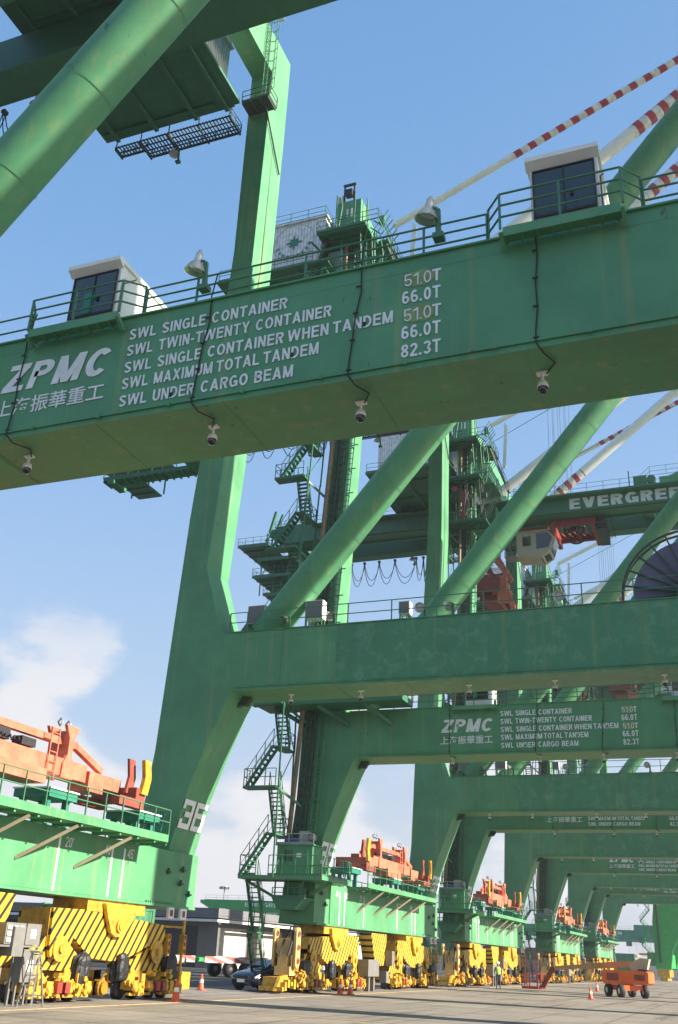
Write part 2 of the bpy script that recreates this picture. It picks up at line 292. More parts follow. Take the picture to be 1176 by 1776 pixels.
def glyphs(body, bold):
    if (body, bold) in _tc: return _tc[(body, bold)]
    c = D.curves.new('lettering', 'FONT'); c.body = body; c.offset = bold; c.resolution_u = 3; c.space_word = 1.5
    o = D.objects.new('lettering', c); COL.objects.link(o); bpy.context.view_layer.update()
    me = D.meshes.new_from_object(o); vs = [v.co.copy() for v in me.vertices]; fs = [tuple(p.vertices) for p in me.polygons]
    D.objects.remove(o); D.meshes.remove(me); D.curves.remove(c)
    x0 = min(v.x for v in vs); x1 = max(v.x for v in vs); y0 = min(v.y for v in vs); y1 = max(v.y for v in vs)
    _tc[(body, bold)] = ([((v.x - x0) / (x1 - x0), (v.y - y0) / (y1 - y0)) for v in vs], fs); return _tc[(body, bold)]
def text(mb, body, P0, U, V, bold=.02, slant=0):
    """lay lettering out so that it fills the parallelogram P0 + u*U + v*V"""
    P0 = Vector(P0); U = Vector(U); V = Vector(V)
    if ord(body[0]) < 256:
        vs, fs = block(body, bold); N = U.cross(V).normalized() * max(.0008, V.length * .002)
        mb.add([P0 + U * (u + slant * v) + V * v + N * d for u, v, d in vs], fs); return mb
    vs, fs = glyphs(body, bold)
    mb.add([P0 + U * (u + slant * v) + V * v for u, v in vs], fs); return mb
def railing(mb, pts, h=.95, step=1.4, r=.022, mid=1, toe=True):
    pts = [Vector(p) for p in pts]; up = Vector((0, 0, h))
    for n_, (a, b) in enumerate(zip(pts, pts[1:])):
        L = (b - a).length; k = max(1, round(L / step))
        for i in range(1 if n_ else 0, k + 1):
            p = a + (b - a) * (i / k); mb.bar(p, p + up, r * 1.9, r * 1.7, (0, 1, 0))
        for j in range(mid + 1):
            z = up * (1 - j / (mid + 1)); mb.tube([a + z, b + z], r, 5)
        if toe: mb.bar(a + Vector((0, 0, .05)), b + Vector((0, 0, .05)), .012, .1)
    return mb
def flood(par, x, y, z, off, aim=(0, -.45, -1), sc=1.0):
    a = Vector(aim).normalized(); q = a.to_track_quat('-Z', 'Y')
    p0 = Vector((x, y, z)) - Vector(off)
    m = MB().lathe((0, 0, 0), [(.0, .42), (.03, .41), (.035, .36), (.07, .34), (.085, .22), (.075, .14), (.11, .1), (.19, .0), (.245, -.12), (.255, -.13), (.24, -.13), (.18, -.0), (.06, .06), (.0, .06)])
    m.moved(lambda v: q @ (v * sc) + p0)
    o = m.build('floodlight', 'lamp', par)
    k = MB().lathe((0, 0, 0), [(0, -.05), (.17, -.055), (.18, -.05), (0, -.045)]).moved(lambda v: q @ (v * sc) + p0); k.build('lens', 'lens', o)
    k = MB().bar(p0 + Vector((.2, .05, .1)) * sc, p0 + Vector((.2, .12, -.55)) * sc, .07, .1); k.bar(p0 + Vector((.2, .02, .1)) * sc, p0 + Vector((0, 0, .18)) * sc, .05); k.box(p0.x + .1 * sc, p0.x + .32 * sc, p0.y + 0, p0.y + .2, p0.z - .62 * sc, p0.z - .5 * sc); k.build('bracket', 'rail', o)
    return o
def cctv(par, x, y, z, off, sc=1.0):
    p = Vector((x, y, z)) - Vector(off)
    b = MB().box(p.x - .1, p.x + .1, p.y - .07, p.y + .07, p.z - .03, p.z).tube([p, p + Vector((0, 0, -.2))], .03, 8)
    b.lathe(p, [(.03, -.17), (.08, -.2), (.1, -.27), (.1, -.31), (0, -.31)]); o = b.build('security_camera', 'white', par)
    MB().lathe(p, [(.09, -.3), (.09, -.36), (.06, -.42), (0, -.44)]).build('dome', 'dome', o); return o

# ------------------------------------------------------------------ one quay crane, local frame: X as world, Y from crane centre, Z up
OFF = Vector((-21.0, 0, 0))
FN, FF, TH = -10.25, 10.25, 2.06
LEG = [(-22.35, 3.15), (-20.42, 3.15), (-20.42, 5.12), (-20.62, 5.16), (-20.1, 7.3), (-19.52, 8.9), (-18.78, 10.72), (-18.5, 11.28), (-14.0, 11.28), (-14.0, 13.74), (-19.15, 13.74), (-19.35, 14.0), (-20.25, 16.8), (-19.96, 22), (-19.5, 33.4), (-19.4, 44), (-19.4, 49.1), (-20.68, 49.1), (-20.66, 46), (-20.6, 34), (-21.2, 22), (-21.37, 19.3), (-21.75, 9)]
def P(mb, name, m, root, parent=None): return mb.build(name, m, parent or root, OFF)

def bogie_set(root, cy, mirror):
    """one corner: big striped equalizer, two lower equalizers, four two-wheel bogies"""
    def Y(v): return cy + (-v if mirror else v)
    def poly(pts): return [(Y(a), b) for a, b in pts]
    xf, xb = -20.42, -21.75
    br = MB().prism(poly([(-.95, 3.0), (1.0, 3.0), (.95, 2.65), (.42, 2.08), (.15, 1.98), (-.15, 1.98), (-.42, 2.1), (-.75, 2.6)]), -20.38, -20.24, 'x')
    br.prism(poly([(-.95, 3.0), (1.0, 3.0), (.42, 2.08), (-.42, 2.08)]), -21.9, -21.78, 'x').box(-21.8, -20.4, Y(-1.8) if not mirror else Y(1.8), Y(1.8) if not mirror else Y(-1.8), 2.72, 3.1)
    o = br.build('hinge_bracket', 'yellow', root, OFF)
    MB().lathe((-20.24, Y(0), 2.32), [(.2, 0), (.2, .07), (.12, .07), (.12, .12), (0, .12)], 'x', 16, False).build('pin', 'yellow', o, OFF)
    body = [(-3.55, 2.72), (-.9, 2.76), (.9, 2.60), (3.35, 2.48), (3.5, 1.95), (3.0, 1.45), (2.35, 1.75), (1.0, 1.32), (.1, 1.22), (-1.2, 1.3), (-2.3, 1.9), (-2.6, 1.3), (-3.35, 1.25), (-3.5, 1.6)]
    o = MB().prism(poly(body), xf, xf - .12, 'x').prism(poly(body), xb + .12, xb, 'x').build('main_equalizer', 'stripe', root, OFF)
    inn = MB()
    for (a, za, b, zb) in ((-3.55, 2.70, -.9, 2.74), (-.9, 2.74, .9, 2.58), (.9, 2.58, 3.35, 2.46), (3.35, 2.46, 3.5, 1.95), (-3.5, 1.6, -3.55, 2.70), (2.35, 1.77, 1.0, 1.35), (1.0, 1.35, -1.2, 1.33), (-1.2, 1.33, -2.3, 1.92)):
        inn.bar((xf - .66, Y(a), za), (xf - .66, Y(b), zb), 1.1, .05, (0, 0, 1) if abs(za - zb) < .6 else (0, 1, 0))
    inn.build('web_plate', 'yellow', o, OFF)
    for s_, hy in ((-1, -2.95), (1, 2.95)):
        hz = 1.55
        low = [(hy - 1.75, .95), (hy - 1.45, 1.35), (hy - .6, 1.9), (hy + .35, 1.9), (hy + 1.55, 1.2), (hy + 1.35, .9)] if s_ < 0 else [(hy - 1.5, 1.2), (hy - .3, 1.75), (hy + .5, 1.75), (hy + 1.35, 1.35), (hy + 1.6, .95), (hy - 1.3, .9)]
        e = MB().prism(poly(low), xf - .16, xf - .26, 'x').prism(poly(low), xb + .3, xb + .2, 'x').build('lower_equalizer', 'stripe', root, OFF)
        pl = MB().lathe((xf + .03, Y(hy), hz), [(.38, -.03), (.38, .02), (.36, .02), (.15, .03), (.13, .03), (.13, .1), (0, .1)], 'x', 16, False); pl.build('pin_plate', 'yellow', e, OFF)
        up = MB().bar((xf - .6, Y(hy + (1.1 if s_ < 0 else -1.1)), 1.75), (xf - .6, Y(hy + (2.7 if s_ < 0 else -2.7)), 1.25), 1.0, .06); up.build('chute_plate', 'yellow', e, OFF)
        for k in (-1, 1):
            by = hy + k * 1.02
            f = MB().prism(poly([(by - .82, .35), (by - .78, .62), (by - .35, .88), (by + .35, .88), (by + .78, .62), (by + .82, .35), (by + .3, .28), (by - .3, .28)]), -20.5, -20.62, 'x')
            f.prism(poly([(by - .82, .35), (by - .35, .88), (by + .35, .88), (by + .82, .35)]), -21.5, -21.6, 'x').box(-21.55, -20.55, min(Y(by - .4), Y(by + .4)), max(Y(by - .4), Y(by + .4)), .5, .95)
            for j in (-.5, .5):
                f.box(-20.5, -20.2, min(Y(by + j - .16), Y(by + j + .16)), max(Y(by + j - .16), Y(by + j + .16)), .32, .62)
                f.lathe((-20.18, Y(by + j), .4), [(.15, -.05), (.15, .03), (.08, .06), (0, .06)], 'x', 10)
            f.box(-20.45, -20.3, min(Y(by - .7), Y(by + .7)), max(Y(by - .7), Y(by + .7)), .16, .24)
            f.box(-20.3, -20.22, min(Y(by - .12), Y(by + .12)), max(Y(by - .12), Y(by + .12)), .2, .85)
            bo = f.build('bogie', 'yellow', root, OFF)
            for j in (-.45, .45):
                MB().lathe((-20.95, Y(by + j), .31), [(0, -.1), (.31, -.1), (.31, -.06), (.27, -.05), (.27, .06), (.31, .07), (.31, .12), (.1, .12), (0, .12)], 'x', 18).build('wheel', 'wheelsteel', bo, OFF)
        # gear motor under a tarpaulin on the inner bogie, hydraulic clamp on the other
        for ty in ((-1.75,) if s_ < 0 else (.6, 3.95)):
            rnd = random.Random(int(ty * 100) + 5); n = 16; t = MB(); vs = []; lean = rnd.uniform(-.15, .15); ph = rnd.uniform(0, 6)
            prof = [(.24, .58), (.31, .66), (.33, .85), (.31, 1.08), (.30, 1.28), (.24, 1.40), (.10, 1.45), (0, 1.44)]
            fold = [1 + .13 * (k % 2) + rnd.uniform(-.1, .06) for k in range(n)]
            for pi_, (r_, h) in enumerate(prof):
                for k in range(n):
                    a = 2 * math.pi * k / n; sq = 1 / max(abs(math.cos(a)), abs(math.sin(a))) ** .75; rr_ = r_ * sq * fold[k] * (1 + rnd.uniform(-.07, .07))
                    vs.append((-20.40 + rr_ * math.cos(a) * .7, Y(ty) + lean * (h - .5) + rr_ * math.sin(a) * .92, h + .06 * math.sin(a + ph) + rnd.uniform(-.03, .03)))
            t.add(vs, [(i * n + k, i * n + (k + 1) % n, (i + 1) * n + (k + 1) % n, (i + 1) * n + k) for i in range(len(prof) - 1) for k in range(n)])
            t.build('motor_cover', 'tarp', root, OFF)
        for q in ((.55,) if s_ < 0 else (-.55,)):
            yy = q * -1 if s_ < 0 else q
            tm = MB().box(-21.2, -20.35, min(Y(yy - .38), Y(yy + .38)), max(Y(yy - .38), Y(yy + .38)), .2, .62).lathe((-20.35, Y(yy), .42), [(.26, -.3), (.26, .1), (.2, .12), (.2, .2), (0, .2)], 'x', 14, False).box(-20.9, -20.5, min(Y(yy - .2), Y(yy + .2)), max(Y(yy - .2), Y(yy + .2)), .62, .95)
            tm.build('travel_motor', 'yellow', root, OFF)
        c = MB()
        for q in (-.2, .22): c.box(-20.3, -20.05, min(Y(hy + q - .13), Y(hy + q + .13)), max(Y(hy + q - .13), Y(hy + q + .13)), .3, .6)
        c.build('rail_clamp', 'red', root, OFF)
        a = MB()                                                     # pipes, hoses and small valves, shapes only
        for q in range(17):
            yy = hy + random.uniform(-1.9, 1.9); z0 = random.uniform(.12, .85)
            if q % 3 == 0: a.lathe((-20.3, Y(yy), z0 + .1), [(0, -.06), (.11, -.06), (.11, .08), (.05, .1), (.05, .16), (0, .16)], 'x', 10, False)
            a.tube([(-20.25, Y(yy), z0), (-20.15, Y(yy + .15), z0 + .12), (-20.2, Y(yy + .35), z0 + random.uniform(-.1, .2))], .03, 5)
            a.box(-20.3, -20.1, min(Y(yy), Y(yy + .14)), max(Y(yy), Y(yy + .14)), z0, z0 + .14)
        a.build('hydraulic_fitting', 'yellow', root, OFF)

def stair_flight(mb, a, b, w=.55, n=11, rails=True, axis='x'):
    a = Vector(a); b = Vector(b); d = b - a; sy = Vector((0, w / 2, 0)) if axis == 'x' else Vector((w / 2, 0, 0))
    for i in range(n + 1):
        p = a + d * (i / n); ex, ey = (.1, w / 2) if axis == 'x' else (w / 2, .1)
        mb.box(p.x - ex, p.x + ex, p.y - ey, p.y + ey, p.z - .025, p.z + .02)
    for s_ in (-1, 1):
        mb.bar(a + sy * s_, b + sy * s_, .04, .16)
        if rails:
            up = Vector((0, 0, .9)); mb.tube([a + sy * s_ + up, b + sy * s_ + up], .02, 5); mb.tube([a + sy * s_ + up * .5, b + sy * s_ + up * .5], .015, 4)
            for i in range(4):
                p = a + d * (i / 3) + sy * s_; mb.bar(p, p + up, .035)

def build_crane():
    root = empty('container_crane', (OFF.x, 0, 0), cat='crane', group='green container cranes standing in a row along the quay rails')
    # legs and portal beams
    for f, lbl in ((FN, 'near'), (FF, 'far')):
        P(MB().prism(LEG, f, f + TH), 'leg', 'green', root)
        bm = MB().box(-14.02, 9.2, f - .003, f + TH + .003, 11.28, 13.74)
        for zz in (11.42,): bm.box(-18.4, 9.2, f - .045, f - .006, zz - .02, zz + .015)
        x = -17.6
        while x < 9: bm.box(x, x + .06, f - .09, f - .046, 11.36, 11.46); x += 1.62
        for x in (-16.4, -13.95, -7.9, .27, 3.4): bm.box(x, x + .022, f - .010, f - .004, 11.5, 13.7)
        bm.box(.3, 9.1, f - .010, f - .004, 12.62, 12.64).box(-18, .26, f - .007, f - .004, 13.44, 13.455)
        for q in range(9): bm.box(-17 + q * 2.9, -16.98 + q * 2.9, f, f + TH, 11.272, 11.279)
        bm.box(-18.9, 9.2, f - .06, f + TH + .06, 13.742, 13.78)
        P(bm, 'portal_beam', 'mottled' if f > 0 else 'green', root)
        # waterside leg, outside the photo but throwing its shadow
        wl = [(9.2, 11.28), (10.6, 3.15), (12.4, 3.15), (12.0, 14), (10.4, 49), (9.2, 49), (10.0, 16.8), (9.2, 13.74)]
        P(MB().prism(wl, f + .15, f + 1.75), 'leg', 'green', root)
        lug = MB().prism([(-18.72, 10.85), (-18.45, 11.27), (-18.1, 11.27), (-18.1, 11.12), (-18.2, 11.05), (-18.22, 10.95), (-18.35, 10.9), (-18.5, 10.95)], f + .95, f + 1.2); P(lug, 'lifting_lug', 'grate', root)
    yn, yf = -10.9, 11.28
    for yc, r in ((yn, .71), (yf, .70)):
        a = Vector((-17.72 - (.12 if yc < 0 else 0), yc, 13.83)); d = Vector((1, 0, 1.215)); L = 21.4
        n = 13; pts = []; rs = []
        for i in range(n):
            p = a + d * (L * i / (n - 1)); pts.append(p); rs.append(r)
        t = MB().tube(pts, r, 28)
        for i in range(1, n - 1):
            p = pts[i]; e = d.normalized() * .02; t.tube([p - e, p + e], r + .012, 28, False, False)
        P(t, 'brace_tube', 'green', root)
        g = MB().prism([(-19.1, 13.8), (-16.9, 13.8), (-17.2, 14.6), (-18.3, 14.9)], yc - .05, yc + .05); P(g, 'gusset_plate', 'green', root)
    # sill beam
    s = MB().box(-22.35, -20.372, FN + TH + .002, FF - .002, 3.2, 5.1).box(-22.4, -20.30, FN + .1, FF + TH - .1, 3.1, 3.19)
    for i in range(14): s.box(-20.36, -20.3, 8.6 + i * .14, 8.66 + i * .14, 3.19, 3.26)
    sill = P(s, 'sill_beam', 'green', root)
    mk = MB()
    for q in (3.05, 6.1, 6.86):
        for sg in (-1, 1): mk.box(-20.371, -20.36, sg * q - .05, sg * q + .05, 3.2, 4.85)
    mk.build('container_mark', 'letter', sill, OFF)
    mk = MB()
    for sg in (-1, 1):
        for q, tx in ((3.35, "20'"), (5.6, "40'"), (7.05, "45'")):
            text(mk, tx, (-20.355, sg * q if sg > 0 else -q - .45, 4.55), (0, .42, 0), (0, 0, .32), .06)
    mk.build('length_lettering', 'letter', sill, OFF)
    ho = MB()
    for (yy, zz) in ((11.0, 4.4), (10.9, 3.9), (11.6, 3.55), (9.9, 4.25), (-9.6, 4.5), (-11.3, 4.4), (-9.0, 4.0)):
        ho.box(-20.37, -20.28, yy, yy + .05, zz, zz + .22).box(-20.38, -20.24, yy - .08, yy + .14, zz + .05, zz + .11)
    ho.build('lifting_eye', 'grate', sill, OFF)
    # cross beam between the leg tops
    P(MB().box(-20.66, -19.42, FN + TH + .004, FF - .004, 46.3, 49.08), 'cross_beam', 'green', root)
    # main girders
    for (y0, y1) in ((-3.3, -1.5), (1.5, 3.3)):
        g = MB().prism([(-43.2, 42.2), (-41.6, 41.2), (-38.5, 40.95), (30, 40.95), (30, 43.0), (-38.5, 43.0), (-41, 43.1), (-43, 42.9)], y0, y1)
        g.box(-41, 30, y0 - .25 if y0 < 0 else y1, y0 if y0 < 0 else y1 + .25, 41.05, 41.25)
        g.box(-41, 30, (y0 + .004 if y0 > 0 else y1 - .3), (y0 + .3 if y0 > 0 else y1 - .004), 40.75, 40.94)
        P(g, 'main_girder', 'steel', root)
    w_ = MB()
    for y in (-4.15, 3.3): w_.box(-38, 28, y + .002, y + .85, 42.55, 42.62)
    dk = P(w_, 'girder_walkway', 'steel', root)
    r_ = MB()
    railing(r_, [(-38, -4.1, 42.62), (-20.9, -4.1, 42.62)], step=1.5); railing(r_, [(-18.8, -4.1, 42.62), (28, -4.1, 42.62)], step=1.5); railing(r_, [(-38, 4.1, 42.62), (28, 4.1, 42.62)], step=1.5)
    r_.build('railing', 'rail', dk, OFF)
    t = text(MB(), 'EVERGREEN', (-11.55, -3.33, 41.28), (11.4, 0, 0), (0, 0, 1.18), .115); P(t, 'girder_lettering', 'letter', root)
    for x in (-41.2, -5, 12): P(MB().box(x, x + .9, -1.5, 1.5, 41.6, 42.9), 'tie_beam', 'steel', root)
    # forestay foot on the girder
    f_ = MB().box(-3.2, -1.2, -3.1, -1.7, 43.0, 43.8).tube([(-2.6, -2.4, 43.5), (8, -2.4, 48.3)], .42, 16); railing(f_, [(-5, -3.3, 43.0), (-4, -3.3, 43.9), (.5, -3.3, 43.9), (1.5, -3.3, 43.0)], step=1.6, toe=False); P(f_, 'boom_strut', 'green', root)
    # stays: white pipes with red bands
    def stay(a, b, r, u0, u1, u2=None, v2=None):
        a = Vector(a); b = Vector(b); L = b - a
        segs = [(0, u0, 'white'), (u0, u1, 'redwhite')] if u2 is None else [(0, u2, 'white'), (u2, v2, 'redwhite'), (v2, u0, 'white'), (u0, u1, 'redwhite')]
        par = None
        for p, q, mm in segs:
            o = MB().tube([a + L * p, a + L * q], r * (1 if mm == 'white' else 1.02), 16).build('stay_pipe', mm, root, OFF)
    stay((-18.2, -7, 49.6), (8.5, -7, 61.4), .25, .32, 1); stay((-18.2, 7, 49.6), (8.5, 7, 61.4), .25, .32, 1)
    stay((-17.8, -5, 43.2), (8.5, -5, 62.1), .48, .62, 1); stay((-17.0, 3, 43.4), (8.5, 3, 63.8), .48, .62, 1, .14, .24)
    ap = MB().box(7.6, 9.6, -8, 8, 60.5, 63.5)
    for y in (-7.5, 7.5): ap.bar((10.5, y * 1.2, 49), (8.6, y, 61), 1.0, 1.0)
    P(ap, 'apex_frame', 'green', root)
    wires = MB()
    for i in range(8):
        y = (-2.2, -1.9, -.9, -.6, .6, .9, 1.9, 2.2)[i]; wires.tube([(-13.5 + .5 * (i % 4), y, 41), (-13.2 + .5 * (i % 4), y, 60)], .018, 4, False)
    wires.tube([(-28, -4.5, 44.5), (9, -7, 61)], .03, 4, False); wires.tube([(-28, 4.5, 44.5), (9, 7, 61)], .03, 4, False)
    P(wires, 'wire_rope', 'grate', root)
    fin = MB()
    for y in (-6.5, 6.5): fin.prism([(-17.2, 45), (-16.9, 45), (-16.6, 49.5), (-16.9, 50.0)], y - .05, y + .05)
    P(fin, 'white_mast', 'white', root)
    # machinery house
    hx0, hx1, hy0, hy1, hz0, hz1 = -28.3, -21.7, -11.1, 9.3, 43.64, 48.0
    h = MB().box(hx0, hx1, hy0, hy1, hz0, hz1).box(hx0 - .15, hx1 + .15, hy0 - .15, hy1 + .15, hz1 + .002, hz1 + .12)
    for yy in (-6, 0, 5): h.box(-25.5, -24.3, yy, yy + 1.6, hz1 + .12, hz1 + .7)
    house = P(h, 'machinery_house', 'cladding', root)
    fl = MB().box(hx0 - .9, -21.0, hy0 - .95, hy1 + .1, 43.4, 43.62).box(-21.0, -20.66, FN + TH + .3, hy1, 43.42, 43.6)
    for i in range(6): fl.box(hx0 - .7, hx1 - .3, -9.8 + i * 3.7, -9.6 + i * 3.7, 43.2, 43.398)
    for x in (-28.4, -25.9, -23.4, -21.5): fl.box(x, x + .22, hy0 - .6, hy1, 43.06, 43.21)
    fl.build('floor_frame', 'steel', house, OFF)
    rl = MB(); railing(rl, [(hx0, hy0 - .1, hz1 + .12), (hx1, hy0 - .1, hz1 + .12), (hx1, hy1, hz1 + .12)], h=.8); railing(rl, [(hx0 - .8, hy0 - .9, 43.62), (hx1 - .4, hy0 - .9, 43.62)], h=.85); rl.build('railing', 'rail', house, OFF)
    lg = MB(); cx, cz, yl = -24.0, 46.35, hy0 - .03
    pts = []
    for k in range(16):
        a_ = math.pi / 2 + k * math.pi / 8; rr_ = (.26 if k % 2 else (.66 if k % 4 == 0 else .48)); pts.append((cx + rr_ * math.cos(a_), cz + rr_ * math.sin(a_)))
    lg.prism(pts, yl - .03, yl)
    nm = 'EVERGREEN'
    for i, ch in enumerate(nm):
        a_ = R(196 + i * 18.5); c_ = Vector((math.cos(a_), 0, math.sin(a_))); tt = Vector((-math.sin(a_), 0, math.cos(a_)))
        text(lg, ch, Vector((cx, yl - .03, cz)) + c_ * 1.36 - tt * .11, tt * .22, -c_ * .26, .1)
    for k in range(40):
        a_ = 2 * math.pi * k / 40; b_ = 2 * math.pi * (k + 1) / 40
        lg.bar((cx + 1.52 * math.cos(a_), yl - .01, cz + 1.52 * math.sin(a_)), (cx + 1.52 * math.cos(b_), yl - .01, cz + 1.52 * math.sin(b_)), .012, .02)
    lg.build('star_emblem', 'teal', house, OFF)
    # hanging maintenance platform at the house's outer side
    hp = MB()
    for x in range(37): hp.box(-28.6 + x * .2, -28.53 + x * .2, 9.42, 10.2 if x < 8 else 10.75, 42.9, 42.94)
    for y in (9.42, 9.8, 10.16): hp.box(-28.6, -21.3, y, y + .05, 42.83, 42.898)
    for y in (10.4, 10.72): hp.box(-27.0, -21.3, y, y + .05, 42.83, 42.898)
    for x in (-28.6, -27.0, -25.2, -23.3, -21.35): hp.box(x, x + .08, 9.42, 10.75 if x > -28 else 10.2, 42.7, 42.828); hp.bar((x + .04, 9.5, 42.9), (x + .04, 9.5, 43.5), .05)
    railing(hp, [(-28.6, 10.2, 42.94), (-27.0, 10.2, 42.94), (-27.0, 10.75, 42.94), (-21.3, 10.75, 42.94), (-21.3, 9.4, 42.94)], h=.6, step=.8)
    P(hp, 'maintenance_platform', 'grate', root)
    flood(root, -25.3, 10.5, 42.5, OFF, (0, 0, -1), 1.2); flood(root, -29.5, 3.9, 41.0, OFF, (0, 0, -1), 1.2)
    # caged ladder and small balcony on top of the far leg
    ld_ = MB()
    for z in range(24): ld_.bar((-19.35, 9.2, 43.6 + z * .28), (-19.35, 9.6, 43.6 + z * .28), .025)
    for yy in (9.2, 9.6): ld_.bar((-19.35, yy, 43.4), (-19.35, yy, 50.8), .04)
    for z in range(9):
        zz = 44.3 + z * .75; pr_ = [(-19.35 + .6 * math.sin(math.pi * k / 6), 9.4 - .35 * math.cos(math.pi * k / 6), zz) for k in range(7)]; ld_.tube(pr_, .02, 4)
    for k in (1, 3, 5): ld_.bar((-19.35 + .6 * math.sin(math.pi * k / 6), 9.4 - .35 * math.cos(math.pi * k / 6), 44.3), (-19.35 + .6 * math.sin(math.pi * k / 6), 9.4 - .35 * math.cos(math.pi * k / 6), 50.4), .03)
    P(ld_, 'caged_ladder', 'rail', root)
    bl = MB().box(-20.5, -18.9, 9.2, 10.2, 43.3, 43.36)
    for i in range(4): bl.box(-20.5 + i * .5, -20.44 + i * .5, 9.2, 10.2, 43.2, 43.3)
    railing(bl, [(-20.5, 9.2, 43.36), (-18.9, 9.2, 43.36), (-18.9, 10.2, 43.36)], h=.75, step=.8); bl.bar((-19.3, 9.7, 43.2), (-19.35, 12.0, 40.4), .07); P(bl, 'balcony', 'grate', root)
    # backreach end: platforms under and behind the girder ends
    e = MB()
    for (x0, x1, y0, y1, z) in ((-46.4, -42.8, -4.2, 4.2, 40.9), (-44.2, -40.2, -3.6, 1, 39.4), (-44.8, -39.8, -3.4, 3.4, 37.6), (-43.6, -41.4, -3, 3, 35.7)):
        e.box(x0, x1, y0, y1, z, z + .12)
        for k in range(6): e.box(x0, x1, y0 + (y1 - y0) * k / 6, y0 + (y1 - y0) * k / 6 + .08, z - .12, z)
        railing(e, [(x0, y1, z + .12), (x0, y0, z + .12), (x1, y0, z + .12)], h=.85, step=1)
    for x in (-44.1, -42.6, -41.0):
        for y in (-2.8, 2.6): e.bar((x, y, 35.7), (x, y, 41), .1)
    e.bar((-44.1, -2.8, 37.7), (-42.6, -2.8, 40.9), .07).bar((-41, -2.8, 37.7), (-42.6, -2.8, 40.9), .07)
    P(e, 'end_platform', 'steel', root)
    e2 = MB().bar((-43.5, -2.6, 42.9), (-42.9, -2.6, 45.3), .35, .25).bar((-43.1, -2.2, 42.9), (-42.3, -2.2, 45.1), .2).lathe((-40.6, -2.6, 43.3), [(0, -.3), (.35, -.3), (.35, .3), (0, .3)], 'y').box(-42.6, -38.6, -3.2, -1.6, 43.05, 43.2)
    railing(e2, [(-42.6, -3.3, 43.1), (-38.6, -3.3, 43.1)], h=.7, step=.6)
    for i in range(10): e2.box(-43.6 + i * .12, -43.4 + i * .12, -3.5, -3.32, 41.6 + .13 * i, 41.7 + .13 * i)
    P(e2, 'rope_anchor', 'steel', root)
    # mid platform at the back of the far leg (walkway seen under the near beam of the first crane)
    wk = MB().box(-28.8, -22.9, 13.4, 14.2, 23.7, 23.8)
    for k in range(14): wk.box(-28.8 + k * .42, -28.74 + k * .42, 13.4, 14.2, 23.6, 23.7)
    wk.box(-28.4, -28.0, 13.2, 14.4, 23.4, 23.6)
    railing(wk, [(-28.8, 13.4, 23.8), (-21.6, 13.4, 23.8)], h=.8); railing(wk, [(-28.8, 14.2, 23.8), (-22.9, 14.2, 23.8)], h=.8)
    wk.bar((-23.9, 13.4, 24.4), (-21.3, 12.4, 23.0), .12).bar((-23.0, 13.6, 23.7), (-21.2, 12.4, 25.4), .08).box(-23.6, -21.3, 12.4, 14.2, 23.66, 23.78)
    P(wk, 'cable_walkway', 'steel', root)
    # cable loops (festoon) under the far girder
    fe = MB()
    xs = [-39.5, -38.3, -36.4, -34.9, -33.2, -31.4, -29.0, -28.2, -27.6, -27.0, -26.4, -25.8]
    for i in range(len(xs) - 1):
        a, b = xs[i], xs[i + 1]; dep = 2.7 + .12 * math.sin(i * 3)
        for yy, dd in ((3.75, 1), (3.95, .72)):
            fe.tube([(a + (b - a) * (.5 - .5 * math.cos(math.pi * k / 10)), yy, 40.9 - dep * dd * (1 - (2 * (.5 - .5 * math.cos(math.pi * k / 10)) - 1) ** 2) ** .8) for k in range(11)], .035, 4, False)
        fe.box(a - .12, a + .12, 3.7, 4.0, 40.85, 41.05)
    P(fe, 'festoon_cable', 'grate', root)
    # near leg: elevator mast, cage, ladder, stairs, machine room
    ym = FN - .55
    def lx(z): return -22.0 + (z - 5) * (1.45 / 25) if z < 30 else -20.55 + (z - 30) * .02
    mast = MB()
    mast.tube([(lx(6.6) + .05, ym, 6.6), (lx(30) + .05, ym, 30), (lx(45.5) + .05, ym, 45.5)], .13, 10)
    P(mast, 'bus_pipe', 'rust', root)
    mast = MB()
    for dx in (.3, .55, .8): mast.tube([(lx(6.6) + dx, ym + .15, 6.6), (lx(30) + dx, ym + .15, 30), (lx(45.5) + dx, ym + .15, 45.5)], .06, 6)
    z = 6.8
    while z < 45.3: mast.bar((lx(z) + .25, ym + .15, z), (lx(z) + .95, ym + .15, z), .05); mast.bar((lx(z) + .3, ym + .15, z), (lx(z) + .8, ym + .15, z + .5), .035); z += .5
    P(mast, 'elevator_mast', 'grate', root)
    P(MB().prism([(lx(14) + .42, 6.4), (lx(14) + .75, 6.4), (lx(30) + .62, 30), (lx(45) + .6, 45.5), (lx(45) + .3, 45.5), (lx(30) + .3, 30)], ym + .25, FN - .02), 'cable_tray', 'steel', root)
    l2 = MB()
    for dx in (1.15, 1.45): l2.tube([(lx(6.6) + dx, ym + .1, 6.6), (lx(30) + dx, ym + .1, 30), (lx(45.5) + dx, ym + .1, 45.5)], .03, 5)
    z = 7.0
    while z < 45.3: l2.bar((lx(z) + 1.15, ym + .1, z), (lx(z) + 1.45, ym + .1, z), .03); z += .35
    z = 7.5
    while z < 45: l2.bar((lx(z) + 1.3, ym + .1, z), (lx(z) + 1.3, FN, z), .05); l2.bar((lx(z) + 1.3, ym, z), (lx(z) + 1.75, ym, z), .05); z += 1.6
    P(l2, 'wall_ladder', 'rail', root)
    cg = MB().box(-22.05, -20.1, FN - 1.35, FN - .2, 5.28, 6.72).box(-22.15, -20.0, FN - 1.45, FN - .15, 6.722, 6.78)
    for x in (-21.9, -21.7, -20.4): cg.box(x, x + .06, FN - 1.38, FN - 1.352, 5.3, 6.7)
    ce = P(cg, 'elevator_cage', 'green', root)
    k_ = MB()
